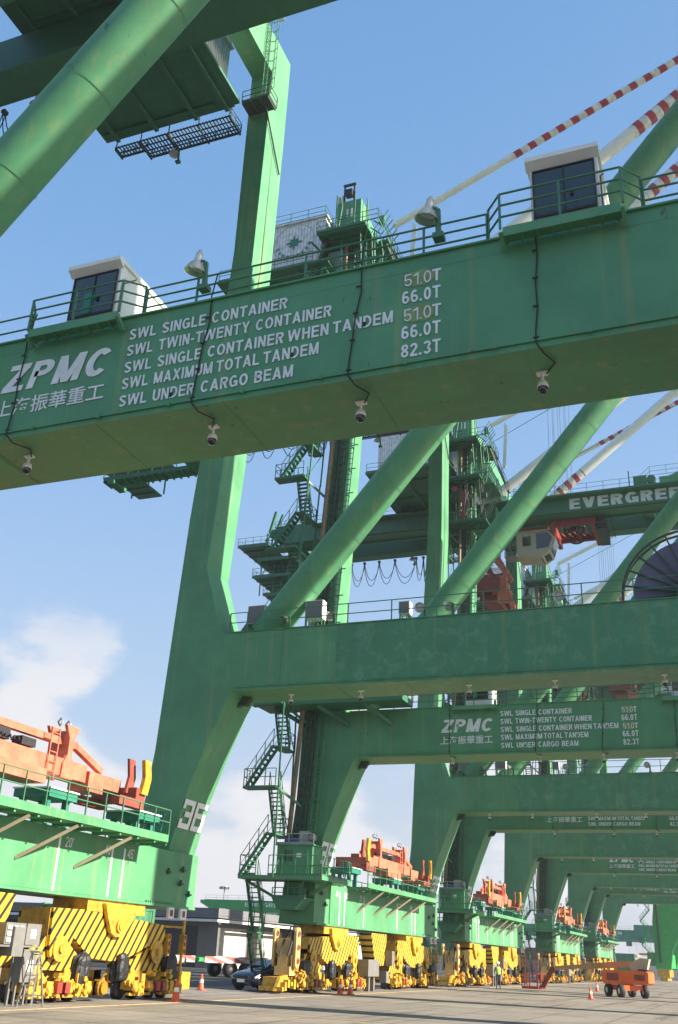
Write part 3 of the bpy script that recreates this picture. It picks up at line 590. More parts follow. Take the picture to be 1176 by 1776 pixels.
    for i in range(3): k_.box(-21.6 + i * .16, -21.52 + i * .16, FN - 1.39, FN - 1.352, 5.95, 6.5)
    k_.build('door_window', 'glass', ce, OFF); MB().box(-20.95, -20.7, FN - 1.39, FN - 1.352, 6.15, 6.35).build('notice', 'white', ce, OFF)
    k_ = MB().box(-21.75, -21.0, FN - 1.2, FN - .6, 6.78, 7.1); k_.build('drive_unit', 'blue', ce, OFF)
    k_ = MB().box(-20.98, -20.5, FN - 1.1, FN - .6, 6.78, 7.45).lathe((-20.35, FN - .9, 7.15), [(0, -.2), (.18, -.2), (.18, .2), (0, .2)], 'x'); railing(k_, [(-22.1, FN - 1.4, 6.78), (-20.05, FN - 1.4, 6.78)], h=.5, step=.7); k_.build('top_railing', 'galv', ce, OFF)
    # lower box under the cage
    lb = MB().prism([(-22.2, 4.2), (-20.5, 4.2), (-20.9, 3.7), (-21.9, 3.7)], FN - 1.3, FN - .1).box(-22.2, -20.4, FN - 1.35, FN - .05, 4.202, 4.26)
    for x in (-22.1, -21.4, -20.6): lb.box(x, x + .06, FN - 1.3, FN - 1.24, 4.26, 5.05)
    railing(lb, [(-22.2, FN - 1.3, 4.26), (-20.4, FN - 1.3, 4.26)], h=.45, step=.6); lb.box(-21.6, -20.9, FN - 1.0, FN - .2, 4.26, 5.0); P(lb, 'pit_box', 'steel', root)
    pl = MB().box(-23.85, -19.25, FN - 2.0, FN - .02, 5.06, 5.24).box(-20.36, -19.25, FN - .018, FN + 2.1, 5.06, 5.24)
    pl.bar((-20.4, FN - .5, 4.5), (-19.3, FN - .5, 5.05), .1, .18).bar((-22.4, FN - .6, 4.3), (-23.9, FN - 1.0, 5.06), .1, .14)
    po = P(pl, 'platform', 'green', root); rr = MB()
    railing(rr, [(-22.2, FN - 1.95, 5.24), (-19.3, FN - 1.95, 5.24), (-19.3, FN + 2.05, 5.24)], step=.8); railing(rr, [(-23.8, FN - .1, 5.24), (-23.8, FN - 1.95, 5.24), (-22.9, FN - 1.95, 5.24)], step=.8); rr.build('railing', 'rail', po, OFF)
    # walkway along the sill
    wb = MB().box(-20.36, -19.2, -5.7, 7.75, 5.16, 5.2).box(-19.24, -19.18, -5.7, 7.75, 5.16, 5.42).box(-20.36, -19.24, 7.71, 7.75, 5.05, 5.16).box(-20.36, -19.24, -5.7, -5.66, 5.05, 5.16)
    for k in range(12): wb.box(-20.36, -19.24, -5.2 + k * 1.1, -5.12 + k * 1.1, 5.07, 5.16)
    wo = P(wb, 'walkway', 'green', root); rr = MB(); railing(rr, [(-19.21, -5.7, 5.42), (-19.21, 7.75, 5.42), (-20.3, 7.75, 5.42)], h=.85, step=1.05, toe=False); rr.build('railing', 'rail', wo, OFF)
    for q, t_ in ((-4.1, -2.95), (-1.25, 0), (1.0, 2.4), (4.0, 5.5)):
        MB().bar((-20.4, q, 3.97), (-19.3, t_, 5.08), .12, .1).build('bracket', 'tan', wo, OFF)
    sh = MB().box(-22.3, -20.5, -8.1, 10, 5.102, 5.13); railing(sh, [(-22.3, -8, 5.13), (-22.3, 10, 5.13)], h=.8, step=1.6, toe=False); P(sh, 'sill_deck', 'steel', root)
    # spreader stands
    for yy in (-4.6, 2.8, 8.1):
        st = MB().box(-21.7, -20.3, yy - .75, yy + .75, 5.95, 6.2)
        for a_ in (-.5, .5): st.bar((-21.5, yy + a_, 5.12), (-21.5, yy + a_, 5.96), .18).bar((-20.55, yy + a_, 5.12), (-20.55, yy + a_, 5.96), .18)
        so = P(st, 'spreader_stand', 'teal', root); MB().box(-21.75, -20.25, yy - .78, yy + .78, 6.202, 6.25).build('top_plate', 'white', so, OFF)
        if yy != 2.8:
            g_ = MB(); sg = -1 if yy < 0 else 1
            for k in range(4): g_.bar((-20.35 - .12 * k, yy + sg * .95, 5.7), (-20.35 - .12 * k, yy + sg * 1.2, 6.5), .05, .08)
            g_.build('guide_horn', 'teal', so, OFF)
    # stairs beside the near leg: flights along the quay face and flights towards the viewer by turns
    fl_, ld2 = MB(), MB(); yf_ = FN - 1.85
    lv = [5.24, 9.6, 14.0, 18.5, 23.0, 27.5, 32.0]
    for i, z0 in enumerate(lv):
        sh_ = min(max(z0 - 14, 0) * .05, .85) ; xl, xr = -23.7 + sh_, -22.3 + sh_; xf_ = xr - .05 + (.0 if z0 < 30 else .1)
        zt = lv[i + 1] if i + 1 < len(lv) else 36.5; zm = z0 + (zt - z0) * .46
        stair_flight(fl_, (xl, yf_, z0), (xr, yf_, zm), .6, 9)
        ld2.box(xr - .1, xr + .5, FN - 2.2, FN - .42, zm - .09, zm); railing(ld2, [(xr + .48, FN - 2.15, zm), (xr + .48, FN - .42, zm), (xr - .1, FN - .42, zm)], h=.85, step=.7, toe=False)
        stair_flight(fl_, (xf_, FN - .6, zm), (xf_, FN - 1.55, zt - .1), .62, 11, True, 'y')
        ld2.box(xl - .15, xf_ + .4, FN - 2.25, FN - 1.55, zt - .16, zt - .02); railing(ld2, [(xl - .12, FN - 1.58, zt), (xl - .12, FN - 2.22, zt), (xf_ + .35, FN - 2.22, zt)], h=.85, step=.65, toe=False)
        ld2.bar((xf_ + .3, FN - 1.6, zt - .1), (xr + 1.3, FN, zt - 1.1), .08, .12)
        for xx, yy in ((xr + .45, FN - .46), (xr + .45, FN - 2.15)): ld2.bar((xx, yy, z0 - .1), (xx + (zt - z0) * .045 * (z0 > 13 and z0 < 31), yy, zt), .07)
        ld2.bar((xr + .45, FN - 2.15, z0), (xr + .45, FN - .46, zm), .035).bar((xr + .45, FN - .46, zm), (xr + .45, FN - 2.15, zt), .035)
    stair_flight(fl_, (-22.85, FN - .7, .15), (-23.0, FN - 1.5, 2.6), .6, 10, True, 'y'); stair_flight(fl_, (-22.95, FN - 1.0, 2.65), (-23.2, FN - 1.7, 5.1), .6, 11, True, 'y'); ld2.box(-23.5, -22.6, FN - 1.9, FN - 1.1, 2.55, 2.63)
    P(fl_, 'stair_flight', 'steel', root); P(ld2, 'stair_landing', 'steel', root)
    # upper front platform over the portal beam corner
    up = MB().box(-23.6, -15.3, FN - 1.9, FN - .1, 13.82, 14.05)
    for x, x2 in ((-22.6, -21.3), (-20.2, -18.9), (-17.6, -16.5)): up.bar((x, FN - 1.5, 13.8), (x2, FN - .02, 13.0), .12, .2)
    uo = P(up, 'platform', 'steel', root); rr = MB(); railing(rr, [(-23.6, FN - 1.85, 14.05), (-15.3, FN - 1.85, 14.05), (-15.3, FN - .1, 14.05)], h=.75, step=1.1); rr.build('railing', 'rail', uo, OFF)
    # platforms and machine room at the head of the near leg
    for (x0, x1, z) in ((-21.75, -18.3, 45.5), (-22.2, -18.1, 41.6), (-22.3, -17.6, 37.2)):
        q = MB().box(x0, x1, FN - 2.2, FN - .05, z, z + .12).box(-19.3, x1 + .9, FN - .048, FN + TH + .8, z, z + .12)
        for k in range(5): q.box(x0, x1, FN - 2.1 + k * .45, FN - 2.05 + k * .45, z - .12, z)
        q.bar((-21, FN - .1, z - 1.6), (-22.4, FN - 1.5, z), .1).bar((-19.4, FN - .1, z - 1.6), (-18.4, FN - 1.5, z), .1)
        railing(q, [(x0, FN - .1, z + .12), (x0, FN - 2.15, z + .12), (x1 + .9, FN - 2.15, z + .12), (x1 + .9, FN + TH + .8, z + .12)], h=.85, step=1)
        P(q, 'head_platform', 'steel', root)
    q = MB(); stair_flight(q, (-22.3, FN - 1.1, 41.8), (-21.3, FN - 1.1, 45.5), .7, 14); stair_flight(q, (-22.5, FN - 1.1, 37.4), (-20.9, FN - 1.1, 41.6), .7, 14); stair_flight(q, (-17.6, FN + .5, 45.5), (-16.4, FN + 2.2, 41.7), .7, 12); P(q, 'stair_flight', 'grate', root)
    mr = MB().box(-20.7, -18.9, FN - 1.5, FN - .02, 45.64, 48.3)
    mo = P(mr, 'elevator_machine_room', 'green', root)
    q = MB(); 
    for x in (-19.9, -19.6): q.box(x, x + .1, FN - 1.54, FN - 1.502, 46.9, 47.6)
    q.build('vent', 'letter', mo, OFF)
    q = MB()
    for x in (-20.2, -19.5): q.bar((x, FN - 1.3, 48.3), (x, FN - 1.3, 49.9), .1)
    q.bar((-20.3, FN - 1.3, 49.9), (-19.4, FN - 1.3, 49.9), .14).bar((-20.2, FN - 1.3, 49.1), (-19.5, FN - 1.3, 49.1), .08).box(-20.1, -19.6, FN - 1.5, FN - 1.1, 48.9, 49.4); q.build('hoist_frame', 'black', mo, OFF)
    q = MB()
    for dx in (-.15, .15): q.tube([(-20.5 + dx, FN - 1.1, 48.2), (-20.5 + dx, FN - 1.1, 49.2)], .12, 8)
    q.build('vent_pipe', 'beige', mo, OFF)
    rn = random.Random(11)
    for (z0, z1, nm_) in ((37.3, 41.5, 'pipework'), (41.7, 45.4, 'pipework'), (45.6, 48.6, 'cable_loom')):
        q = MB()
        for k in range(16):
            x = rn.uniform(-20.6, -17.9); y = FN - rn.uniform(.3, 2.0); zz = rn.uniform(z0 + .2, z1 - .9)
            if k % 4 == 0: q.box(x, x + rn.uniform(.2, .5), y, y + .3, zz, zz + rn.uniform(.3, .8))
            elif k % 4 == 1: q.bar((x, y, z0), (x, y, z1), .08)
            elif k % 4 == 2: q.bar((x, y, zz), (x + rn.uniform(.5, 1.4), y, zz + rn.uniform(-.8, .9)), .07)
            else: q.tube([(x, y, z0), (x + .3, y - .1, zz), (x + .1, y, z1)], .045, 5)
        for k in range(6): q.bar((-19.38, FN + .1 + k * .5, z0 + .1 * k), (-17.6, FN + .3 + k * .5, z1 - .2), .05)
        P(q, nm_, ('grate', 'steel', 'steel')[rn.randrange(3)], root)
    q = MB(); rn = random.Random(5)
    for k in range(7): q.lathe((-19.9 + rn.uniform(-.6, .5), FN - 1.9, 37.6 + k * .5), [(0, -.1), (.28, -.1), (.28, .1), (0, .1)], 'y', 12, False)
    P(q, 'rope_guide', 'brick', root)
    for x in (-36, -33.5, -24.5, -5.5): P(MB().box(x, x + 1.2, -3.6, -2.9, 43.0, 43.9).lathe((x + 1.6, -3.2, 43.5), [(0, -.3), (.4, -.3), (.4, .3), (0, .3)], 'y', 14, False).bar((x - .4, -3.4, 43), (x - .4, -3.4, 44.6), .1), 'winch', 'steel', root)
    # trolley with cab under the girders
    tr = MB().box(-13.6, -9.4, -2.2, -1.9, 40.2, 40.9).box(-13.6, -9.4, 1.9, 2.2, 40.2, 40.9).box(-13.6, -13.2, -2.4, 2.4, 39.7, 40.6).box(-9.8, -9.4, -2.4, 2.4, 39.7, 40.6).box(-17.2, -14.0, -1.4, 1.4, 40.2, 40.7)
    for k in range(7): tr.bar((-13.4 + k * .6, -1.9, 39.7), (-13.1 + k * .6, 1.9, 40.5), .1)
    to = P(tr, 'trolley', 'red', root); q = MB()
    for y in (-1.3, .2):
        n_ = 20; q.tube([(-11.5 + .95 * math.cos(2 * math.pi * k / n_), y, 40.2 + .95 * math.sin(2 * math.pi * k / n_)) for k in range(n_ + 1)], .09, 5, False)
        for k in range(10): q.bar((-11.5, y, 40.2), (-11.5 + .95 * math.cos(.628 * k), y, 40.2 + .95 * math.sin(.628 * k)), .07)
        q.lathe((-11.5, y, 40.2), [(0, -.2), (.25, -.2), (.25, .2), (0, .2)], 'y', 12, False)
    q.build('sheave', 'black', to, OFF); q = MB()
    for k in range(5): q.box(-9.4, -8.5, -2.2, 2.0, 39.5 + .3 * k, 39.56 + .3 * k)
    railing(q, [(-9.3, -2.2, 40.2), (-8.0, -2.2, 40.2), (-8.0, 2.2, 40.2)], h=.9, step=.8); q.build('access_stair', 'grate', to, OFF)
    cb = MB().prism([(-17.0, 40.0), (-13.9, 40.0), (-13.3, 39.3), (-13.8, 37.9), (-14.6, 37.4), (-17.0, 37.6)], -2.0, .4); cb.box(-17.2, -13.7, -2.15, .55, 40.0, 40.12)
    co = P(cb, 'operator_cab', 'beige', root); q = MB()
    q.prism([(-15.1, 39.85), (-14.0, 39.85), (-13.55, 39.3), (-13.95, 38.3), (-15.1, 38.2)], -2.03, -2.002).prism([(-16.4, 39.6), (-15.6, 39.6), (-15.6, 38.6), (-16.4, 38.6)], -2.03, -2.002)
    q.add([(-13.27, -1.8, 39.2), (-13.27, .2, 39.2), (-13.75, .2, 38.0), (-13.75, -1.8, 38.0)], [(0, 1, 2, 3)]).add([(-14.72, -1.6, 37.37), (-13.9, -1.6, 37.75), (-13.9, 0, 37.75), (-14.72, 0, 37.37)], [(0, 1, 2, 3)]); q.build('window', 'glass', co, OFF)
    q = MB().box(-18.2, -17.02, -2.0, -.6, 37.6, 37.66); railing(q, [(-17.1, -2.0, 37.66), (-18.2, -2.0, 37.66), (-18.2, -.6, 37.66)], h=.85, step=.5); q.bar((-18.1, -1.9, 37.6), (-17.2, -1.9, 40.1), .06).bar((-17.3, -1.9, 37.6), (-18.2, -1.9, 40.1), .06); q.build('cab_balcony', 'galv', co, OFF)
    # booths, balconies, floodlights, cameras and cables of the near beam
    yb = FN
    for (x0, x1, px0, px1) in ((-12.5, -11.25, -13.05, -10.85), (-2.27, -1.03, -2.72, -.68)):
        b = MB().box(px0, px1, yb - .3, yb - .07, 13.585, 13.63).box(px0, px1, yb - .34, yb - .3, 13.53, 13.73).bar((px1 + .04, yb - .07, 13.42), (px1 + .04, yb - .34, 13.62), .07, .1).bar((px0 - .04, yb - .07, 13.42), (px0 - .04, yb - .34, 13.62), .07, .1)
        for k in range(8): b.box(px0 + k * .28, px0 + k * .28 + .05, yb - .3, yb - .07, 13.54, 13.585)
        bo = P(b, 'balcony', 'green', root)
        q = MB().box(x0, x1, yb + .12, yb + 1.9, 13.8, 15.4).box(x0 - .06, x1 + .05, yb - .05, yb + 1.98, 15.402, 15.5).prism([(yb - .05, 15.40), (yb + .12, 15.40), (yb + .12, 15.28)], x0 - .06, x1 + .05, 'x').bar((x1 - .1, yb + .1, 15.5), (x1 - .1, yb + .1, 15.6), .05).bar((x0 + .25, yb + .1, 15.5), (x0 + .25, yb + .1, 15.58), .06)
        qo = P(q, 'lookout_booth', 'white', root)
        MB().box(x0 + .08, x1 - .08, yb + .09, yb + .118, 14.18, 15.22).build('window', 'glass', qo, OFF)
        MB().box((x0 + x1) / 2 - .015, (x0 + x1) / 2 + .015, yb + .07, yb + .088, 14.18, 15.22).box(x0 + .08, x1 - .08, yb + .07, yb + .088, 14.13, 14.18).box(x0 + .05, x0 + .08, yb + .07, yb + .1, 14.13, 15.25).box(x1 - .08, x1 - .05, yb + .07, yb + .1, 14.13, 15.25).box(x0 + .08, x1 - .08, yb + .07, yb + .1, 15.22, 15.25).box((x0 + x1) / 2 + .1, (x0 + x1) / 2 + .16, yb + .05, yb + .069, 14.5, 14.62).build('window_frame', 'black', qo, OFF)
        MB().box(x1 + .002, x1 + .02, yb + .3, yb + 1.0, 13.85, 15.15).box(x1 + .02, x1 + .05, yb + .88, yb + .94, 14.3, 14.5).build('booth_door', 'white', qo, OFF); MB().tube([(x1 + .03, yb + .2, 13.8), (x1 + .03, yb + .2, 14.9), (x1 + .06, yb + .6, 15.3)], .015, 5).build('conduit', 'grate', qo, OFF)
        MB().box((x0 + x1) / 2 - .22, (x0 + x1) / 2 + .03, yb + .07, yb + .088, 14.2, 14.75).build('painted_reflection', 'teal', qo, OFF) if x0 < -10 else None  # teal sheet painted in as a reflection on the window
        MB().add([(x1 + .004, yb + 1.2, 14.4), (x1 + .004, yb + 1.8, 14.4), (x1 + .004, yb + 1.8, 14.0), (x1 + .004, yb + 1.0, 14.0)], [(0, 1, 2, 3)]).build('side_window', 'glass', qo, OFF)
    rr = MB(); z = 13.785
    def bend(px0, px1):
        return [(px0 - .35, yb + .1, z), (px0 - .05, yb - .32, 13.72), (px1 + .05, yb - .32, 13.72), (px1 + .35, yb + .1, z)]
    railing(rr, [(-18.4, yb + .1, z), (-13.45, yb + .1, z)] , h=.72, step=1.05, toe=False)
    for a_, b_ in ((-13.05, -10.85), (-2.72, -.68)): railing(rr, bend(a_, b_), h=.8, step=1.15, toe=False, mid=2)
    railing(rr, [(-10.45, yb + .1, z), (-3.1, yb + .1, z)], h=.72, step=1.25, toe=False, mid=2); railing(rr, [(-.3, yb + .1, z), (8.5, yb + .1, z)], h=.72, step=1.35, toe=False, mid=2)
    P(rr, 'railing', 'rail', root)
    for x in (-9.25, -4.22): flood(root, x, yb - .02, 14.72, OFF, (-.22, .1, -1), .95)
    for x in (-13.4, -8.9, -5.75, -2.33): cctv(root, x, yb + .8, 11.28, OFF)
    for x in (-16.29, -13.28, -8.91, -5.68, -1.83): cctv(root, x, FF + 1.0, 11.28, OFF)
    for i, (x, x2) in enumerate(((-13.33, -13.36), (-8.78, -8.95), (-5.53, -5.7), (-2.2, -2.27))):
        cab = MB(); y = yb - .035; cab.tube([(x, yb + .1, 14.5), (x, y, 13.85), (x + .02, y, 13.2), ((x + x2) / 2, y, 12.6), (x2 + .05, y, 12.1), (x2, y, 11.6), (x2, y - .02, 11.35), (x2 + .1, y + .1, 11.2), (x2 + .22, yb + .5, 11.25), (x2 + .02, yb + .8, 11.25)], .015, 6)
        for zz in (13.3, 12.7, 12.1, 11.45): cab.box(x2 - .05 + (x - x2) * (zz - 11.4) / 2.4, x2 + .05 + (x - x2) * (zz - 11.4) / 2.4, y - .02, y, zz, zz + .03)
        P(cab, 'electric_cable', 'black', root)
    P(MB().tube([(-19.6, FF - .05, 46.2), (-19.42, FF + .9, 44), (-19.47, FF + .9, 34), (-19.75, FF + .9, 26)], .02, 5), 'drop_cable', 'grate', root)
    # far beam fittings
    rr = MB(); railing(rr, [(-18.9, FF + .1, z), (-18.1, FF + .1, z)], h=.85, step=.8, toe=False); railing(rr, [(-17.3, FF + .1, z), (8.5, FF + .1, z)], h=.85, step=1.9, toe=False); P(rr, 'railing', 'rail', root)
    for (x0, x1, z0, z1) in ((-18.45, -17.65, 14.35, 15.15), (-15.78, -15.0, 14.35, 15.15), (-11.7, -11.25, 14.25, 14.78)):
        q = MB().box(x0, x1, FF + .75, FF + 1.15, z0, z1); qo = P(q, 'switch_cabinet', 'white', root)
        MB().box(x0 + .03, x1 - .03, FF + .73, FF + .748, z0 + .03, z1 - .03).build('shaded_door', 'grey', qo, OFF)  # grey front on the white body paints in the backlit shade
        q = MB()
        for x in (x0 + .05, x1 - .05): q.bar((x, FF + .8, 13.78), (x, FF + .8, z0), .05); q.bar((x, FF + 1.1, 13.78), (x, FF + 1.1, z0), .05)
        for k in range(3): q.tube([(x0 + .25 + k * .12, FF + .95, 13.78), (x0 + .28 + k * .12, FF + .95, z0)], .02, 5)
        q.build('cabinet_frame', 'rail', qo, OFF)
    for x, a_ in ((-16.6, (-.3, -.5, -.5)), (-10.75, (0, -1, -.15)), (-5.3, (0, -1, -.15)), (-14.6, (.6, -.4, -.6)), (-9.6, (.6, -.4, -.6))): flood(root, x, FF + .6, 14.38, OFF, a_, .85)
    # cable reel
    rc = Vector((-.55, FF + 1.3, 14.25)); rm = MB(); n = 44
    for sgn in (-.22, .22):
        rm.tube([rc + Vector((2.5 * math.cos(2 * math.pi * k / n), sgn, 2.5 * math.sin(2 * math.pi * k / n))) for k in range(n + 1)], .045, 6, False)
    for k in range(24):
        a_ = 2 * math.pi * k / 24 + .06; c_ = Vector((math.cos(a_), 0, math.sin(a_))); rm.bar(rc + c_ * .6 + Vector((0, -.3, 0)), rc + c_ * 2.5 + Vector((0, -.22, 0)), .085, .06)
    ro = P(rm, 'cable_reel', 'grate', root)
    MB().lathe(rc, [(0, -.15), (2.12, -.15), (2.12, .15), (0, .15)], 'y', 48, False).build('drum', 'purple', ro, OFF)
    MB().lathe(rc, [(0, -.5), (.55, -.5), (.6, -.16)], 'y', 24).box(rc.x - .4, rc.x + .4, rc.y - .7, rc.y - .4, 13.8, 14.5).build('drive_hub', 'steel', ro, OFF)
    # lettering on the near beam
    yl = FN - .02
    rows = (('SWL  SINGLE  CONTAINER', 13.17, -7.06), ('SWL  TWIN-TWENTY  CONTAINER', 12.77, -6.11), ('SWL  SINGLE  CONTAINER WHEN TANDEM', 12.36, -4.87), ('SWL  MAXIMUM TOTAL TANDEM', 11.97, -6.33), ('SWL  UNDER  CARGO  BEAM', 11.56, -6.83))
    for s_, zz, xe in rows: P(text(MB(), s_, (-10.66, yl, zz), (xe + 10.66, 0, 0), (0, 0, .265), .085), 'beam_lettering', 'letter', root)
    for s_, zz in (('66.0T', 12.72), ('66.0T', 11.94), ('82.3T', 11.54)): P(text(MB(), s_, (-4.70, yl, zz), (.74, 0, 0), (0, 0, .28), .085), 'beam_lettering', 'letter', root)
    for zz in (13.1, 12.31): P(text(MB(), 'T', (-4.12, yl, zz + .01), (.17, 0, 0), (0, 0, .27), .085), 'beam_lettering', 'letter', root)
    P(text(MB(), 'ZPMC', (-13.78, yl, 12.43), (2.66, 0, 0), (0, 0, .67), .10, .06), 'maker_lettering', 'letter', root); P(text(MB(), '上海振華重工', (-13.82, yl, 11.82), (2.74, 0, 0), (0, 0, .42), .012), 'maker_lettering', 'letter', root)
    for zz in (13.1, 12.31): P(text(MB(), '51.0', (-4.66, yl, zz + .01), (.52, 0, 0), (0, 0, .27), .05), 'worn_lettering', 'letter', root)
    for zz in (13.1, 12.31):
        P(MB().prism([(-4.68 + .62 * (.5 - .5 * math.cos(k * .393)) , zz + .15 + .17 * math.sin(k * .393) * (1 + .12 * (k % 3))) for k in range(16)], yl + .006, yl + .01), 'paint_patch', 'patch', root)
    # travelling gear
    bogie_set(root, 6.9, False); bogie_set(root, -7.1, True)
    ap = MB().box(-21.6, -20.35, -2.6, -1.2, .9, 3.05)
    q = MB().prism([(-1.4, 3.0), (1.45, 3.0), (.9, 1.3), (-.6, 1.3)], -21.2, -20.45, 'x'); P(q, 'cable_guide', 'stripe', root)
    P(MB().box(-21.8, -21.0, -4.0, -2.1, .9, 2.75), 'power_cabinet', 'white', root)
    P(MB().box(-20.5, -19.9, -3.3, -1.5, .75, 1.6).box(-20.3, -20.0, -2.9, -2.7, 0, .75).box(-20.3, -20.0, -2.1, -1.9, 0, .75), 'control_box', 'grey', root)
    P(MB().box(-20.5, -20.0, 1.1, 1.6, 1.3, 2.1).box(-20.5, -20.1, .4, .9, .4, 1.0), 'control_box', 'grey', root)
    for yy in (11.3,):       # signal post
        po_ = MB().tube([(-20.2, yy, 0.1), (-20.2, yy, 2.7)], .06, 8).bar((-20.2, yy, 2.45), (-20.9, yy - .5, 2.45), .08).box(-20.3, -20.1, yy - .1, yy + .12, 1.5, 2.2).box(-20.5, -20.3, yy - .9, yy - .7, 1.5, 2.2)
        po__ = P(po_, 'signal_post', 'yellow', root); q = MB()
        for k in range(3): q.lathe((-20.08, yy + .01, 1.62 + k * .24), [(.07, 0), (.06, .03), (0, .04)], 'x', 10); q.lathe((-20.28, yy - .8, 1.62 + k * .24), [(.07, 0), (.06, .03), (0, .04)], 'x', 10)
        q.build('lamp', 'redlens', po__, OFF)
        q = MB().box(-20.3, -20.2, yy - 1.25, yy - .85, 2.72, 3.1).box(-20.3, -20.2, yy - .35, yy + .1, 2.72, 3.1); qo = P(q, 'indicator_sign', 'white', root); MB().box(-20.19, -20.18, yy - 1.15, yy - .95, 2.8, 3.02).box(-20.19, -20.18, yy - .22, yy - .04, 2.8, 3.02).build('indicator_face', 'brick', qo, OFF)
    # storm links and buffer at both ends
    for xx in (-20.6, -21.75):
        yl_ = FN - 1.6
        li = MB().prism([(yl_ + .27 * math.cos(a_ * math.pi / 8), 2.62 + .27 * math.sin(a_ * math.pi / 8)) for a_ in range(0, 9)] + [(yl_ + .27 * math.cos(a_ * math.pi / 8), 1.35 + .27 * math.sin(a_ * math.pi / 8)) for a_ in range(8, 17)], xx, xx + .12, 'x')
        lo2 = P(li, 'storm_link', 'linkpaint', root)
        for zz in (2.6, 1.4, 2.0): MB().lathe((xx + .12, yl_, zz), [(.13, 0), (.13, .05), (.05, .05), (.05, .02), (0, .02)], 'x', 14, False).build('link_pin', 'brick', lo2, OFF)
    q = MB().box(-21.5, -20.7, FN - 2.0, FN - 1.2, .75, 1.15).box(-21.4, -20.9, FN - 1.9, FN - 1.3, 1.15, 1.7).box(-21.6, -20.8, FN - 1.7, FN - 1.2, 1.7, 2.4); P(q, 'anchor_frame', 'linkpaint', root)
    q = MB().prism([(FN - 3.7, .12), (FN - 2.4, .12), (FN - 2.4, .8), (FN - 3.2, .72)], -20.6, -20.75, 'x').box(-21.5, -20.8, FN - 3.2, FN - 1.2, .3, .7).box(-21.5, -20.3, FN - 3.6, FN - 3.45, .12, .3)
    for k in range(6): q.box(-20.6, -20.35, FN - 3.2 + k * .35, FN - 3.0 + k * .35, .2 + .07 * (k % 3), .5 + .1 * (k % 2))
    P(q, 'rail_sweeper', 'yellow', root)
    q = MB().box(-21.6, -20.5, 12.0, 12.7, .3, .9).lathe((-21, 12.7, .6), [(.2, 0), (.2, .35), (0, .35)], 'y', 12); P(q, 'buffer', 'yellow', root)
    q = MB().tube([(-20.75, FN - 2.2, 1.6), (-20.7, FN - 1.9, 2.2), (-20.9, FN - 1.3, 2.9)], .06, 6).tube([(-21.2, FN - 2.2, 1.6), (-21.2, FN - 1.7, 2.3), (-21.1, FN - 1.2, 2.9)], .05, 6); P(q, 'hose', 'black', root)
    return root

def numbers(root, txt):
    for f in (FN, FF):
        face = [(5.16, -20.62), (7.3, -20.1), (8.9, -19.52), (10.72, -18.78)]
        def fx(z):
            for (z0, x0), (z1, x1) in zip(face, face[1:]):
                if z <= z1: return x0 + (x1 - x0) * (z - z0) / (z1 - z0)
        t = MB()
        for k, ch in enumerate(txt):
            q = text(MB(), ch, (0, f + .03 + k * 1.0, 6.0), (0, .88, 0), (0, 0, 1.08), .125); q.moved(lambda v: Vector((fx(v.z) + .05, v.y, v.z))); t.add(q.v, q.f)
        o = t.build('number_sign', 'letter', root, OFF); o['label'] = 'white number %s on the lit side of the leg' % txt

CENTRES = ((36, 24.34), (35, 59.26), (34, 89.48), (33, 127.61), (32, 161.33))
proto = build_crane()
proto.location.y = CENTRES[0][1]
cranes = [proto] + [copy_tree(proto) for _ in CENTRES[1:]]
LBL = ('nearest green container crane, its big lettered beam crossing the photo, leg numbered 36',
       'green container crane numbered 35, second from the camera, with stairs and elevator up its leg',
       'third green container crane from the camera, its lettered girder showing above the mottled beam',
       'fourth green container crane from the camera, half hidden behind the third',
       'farthest green crane of the row, its narrow portal framing the sky at right')
for ch in kids(cranes[0]):
    if ch.name.startswith(('trolley', 'operator_cab', 'wire_rope')):
        for g_ in kids(ch): D.objects.remove(g_)
        D.objects.remove(ch)
for ch in kids(cranes[1]):
    if ch.name.startswith('wire_rope'): D.objects.remove(ch)
for c, (n_, y), l in zip(cranes, CENTRES, LBL):
    c.location = (OFF.x, y, 0); c['label'] = l; numbers(c, str(n_))

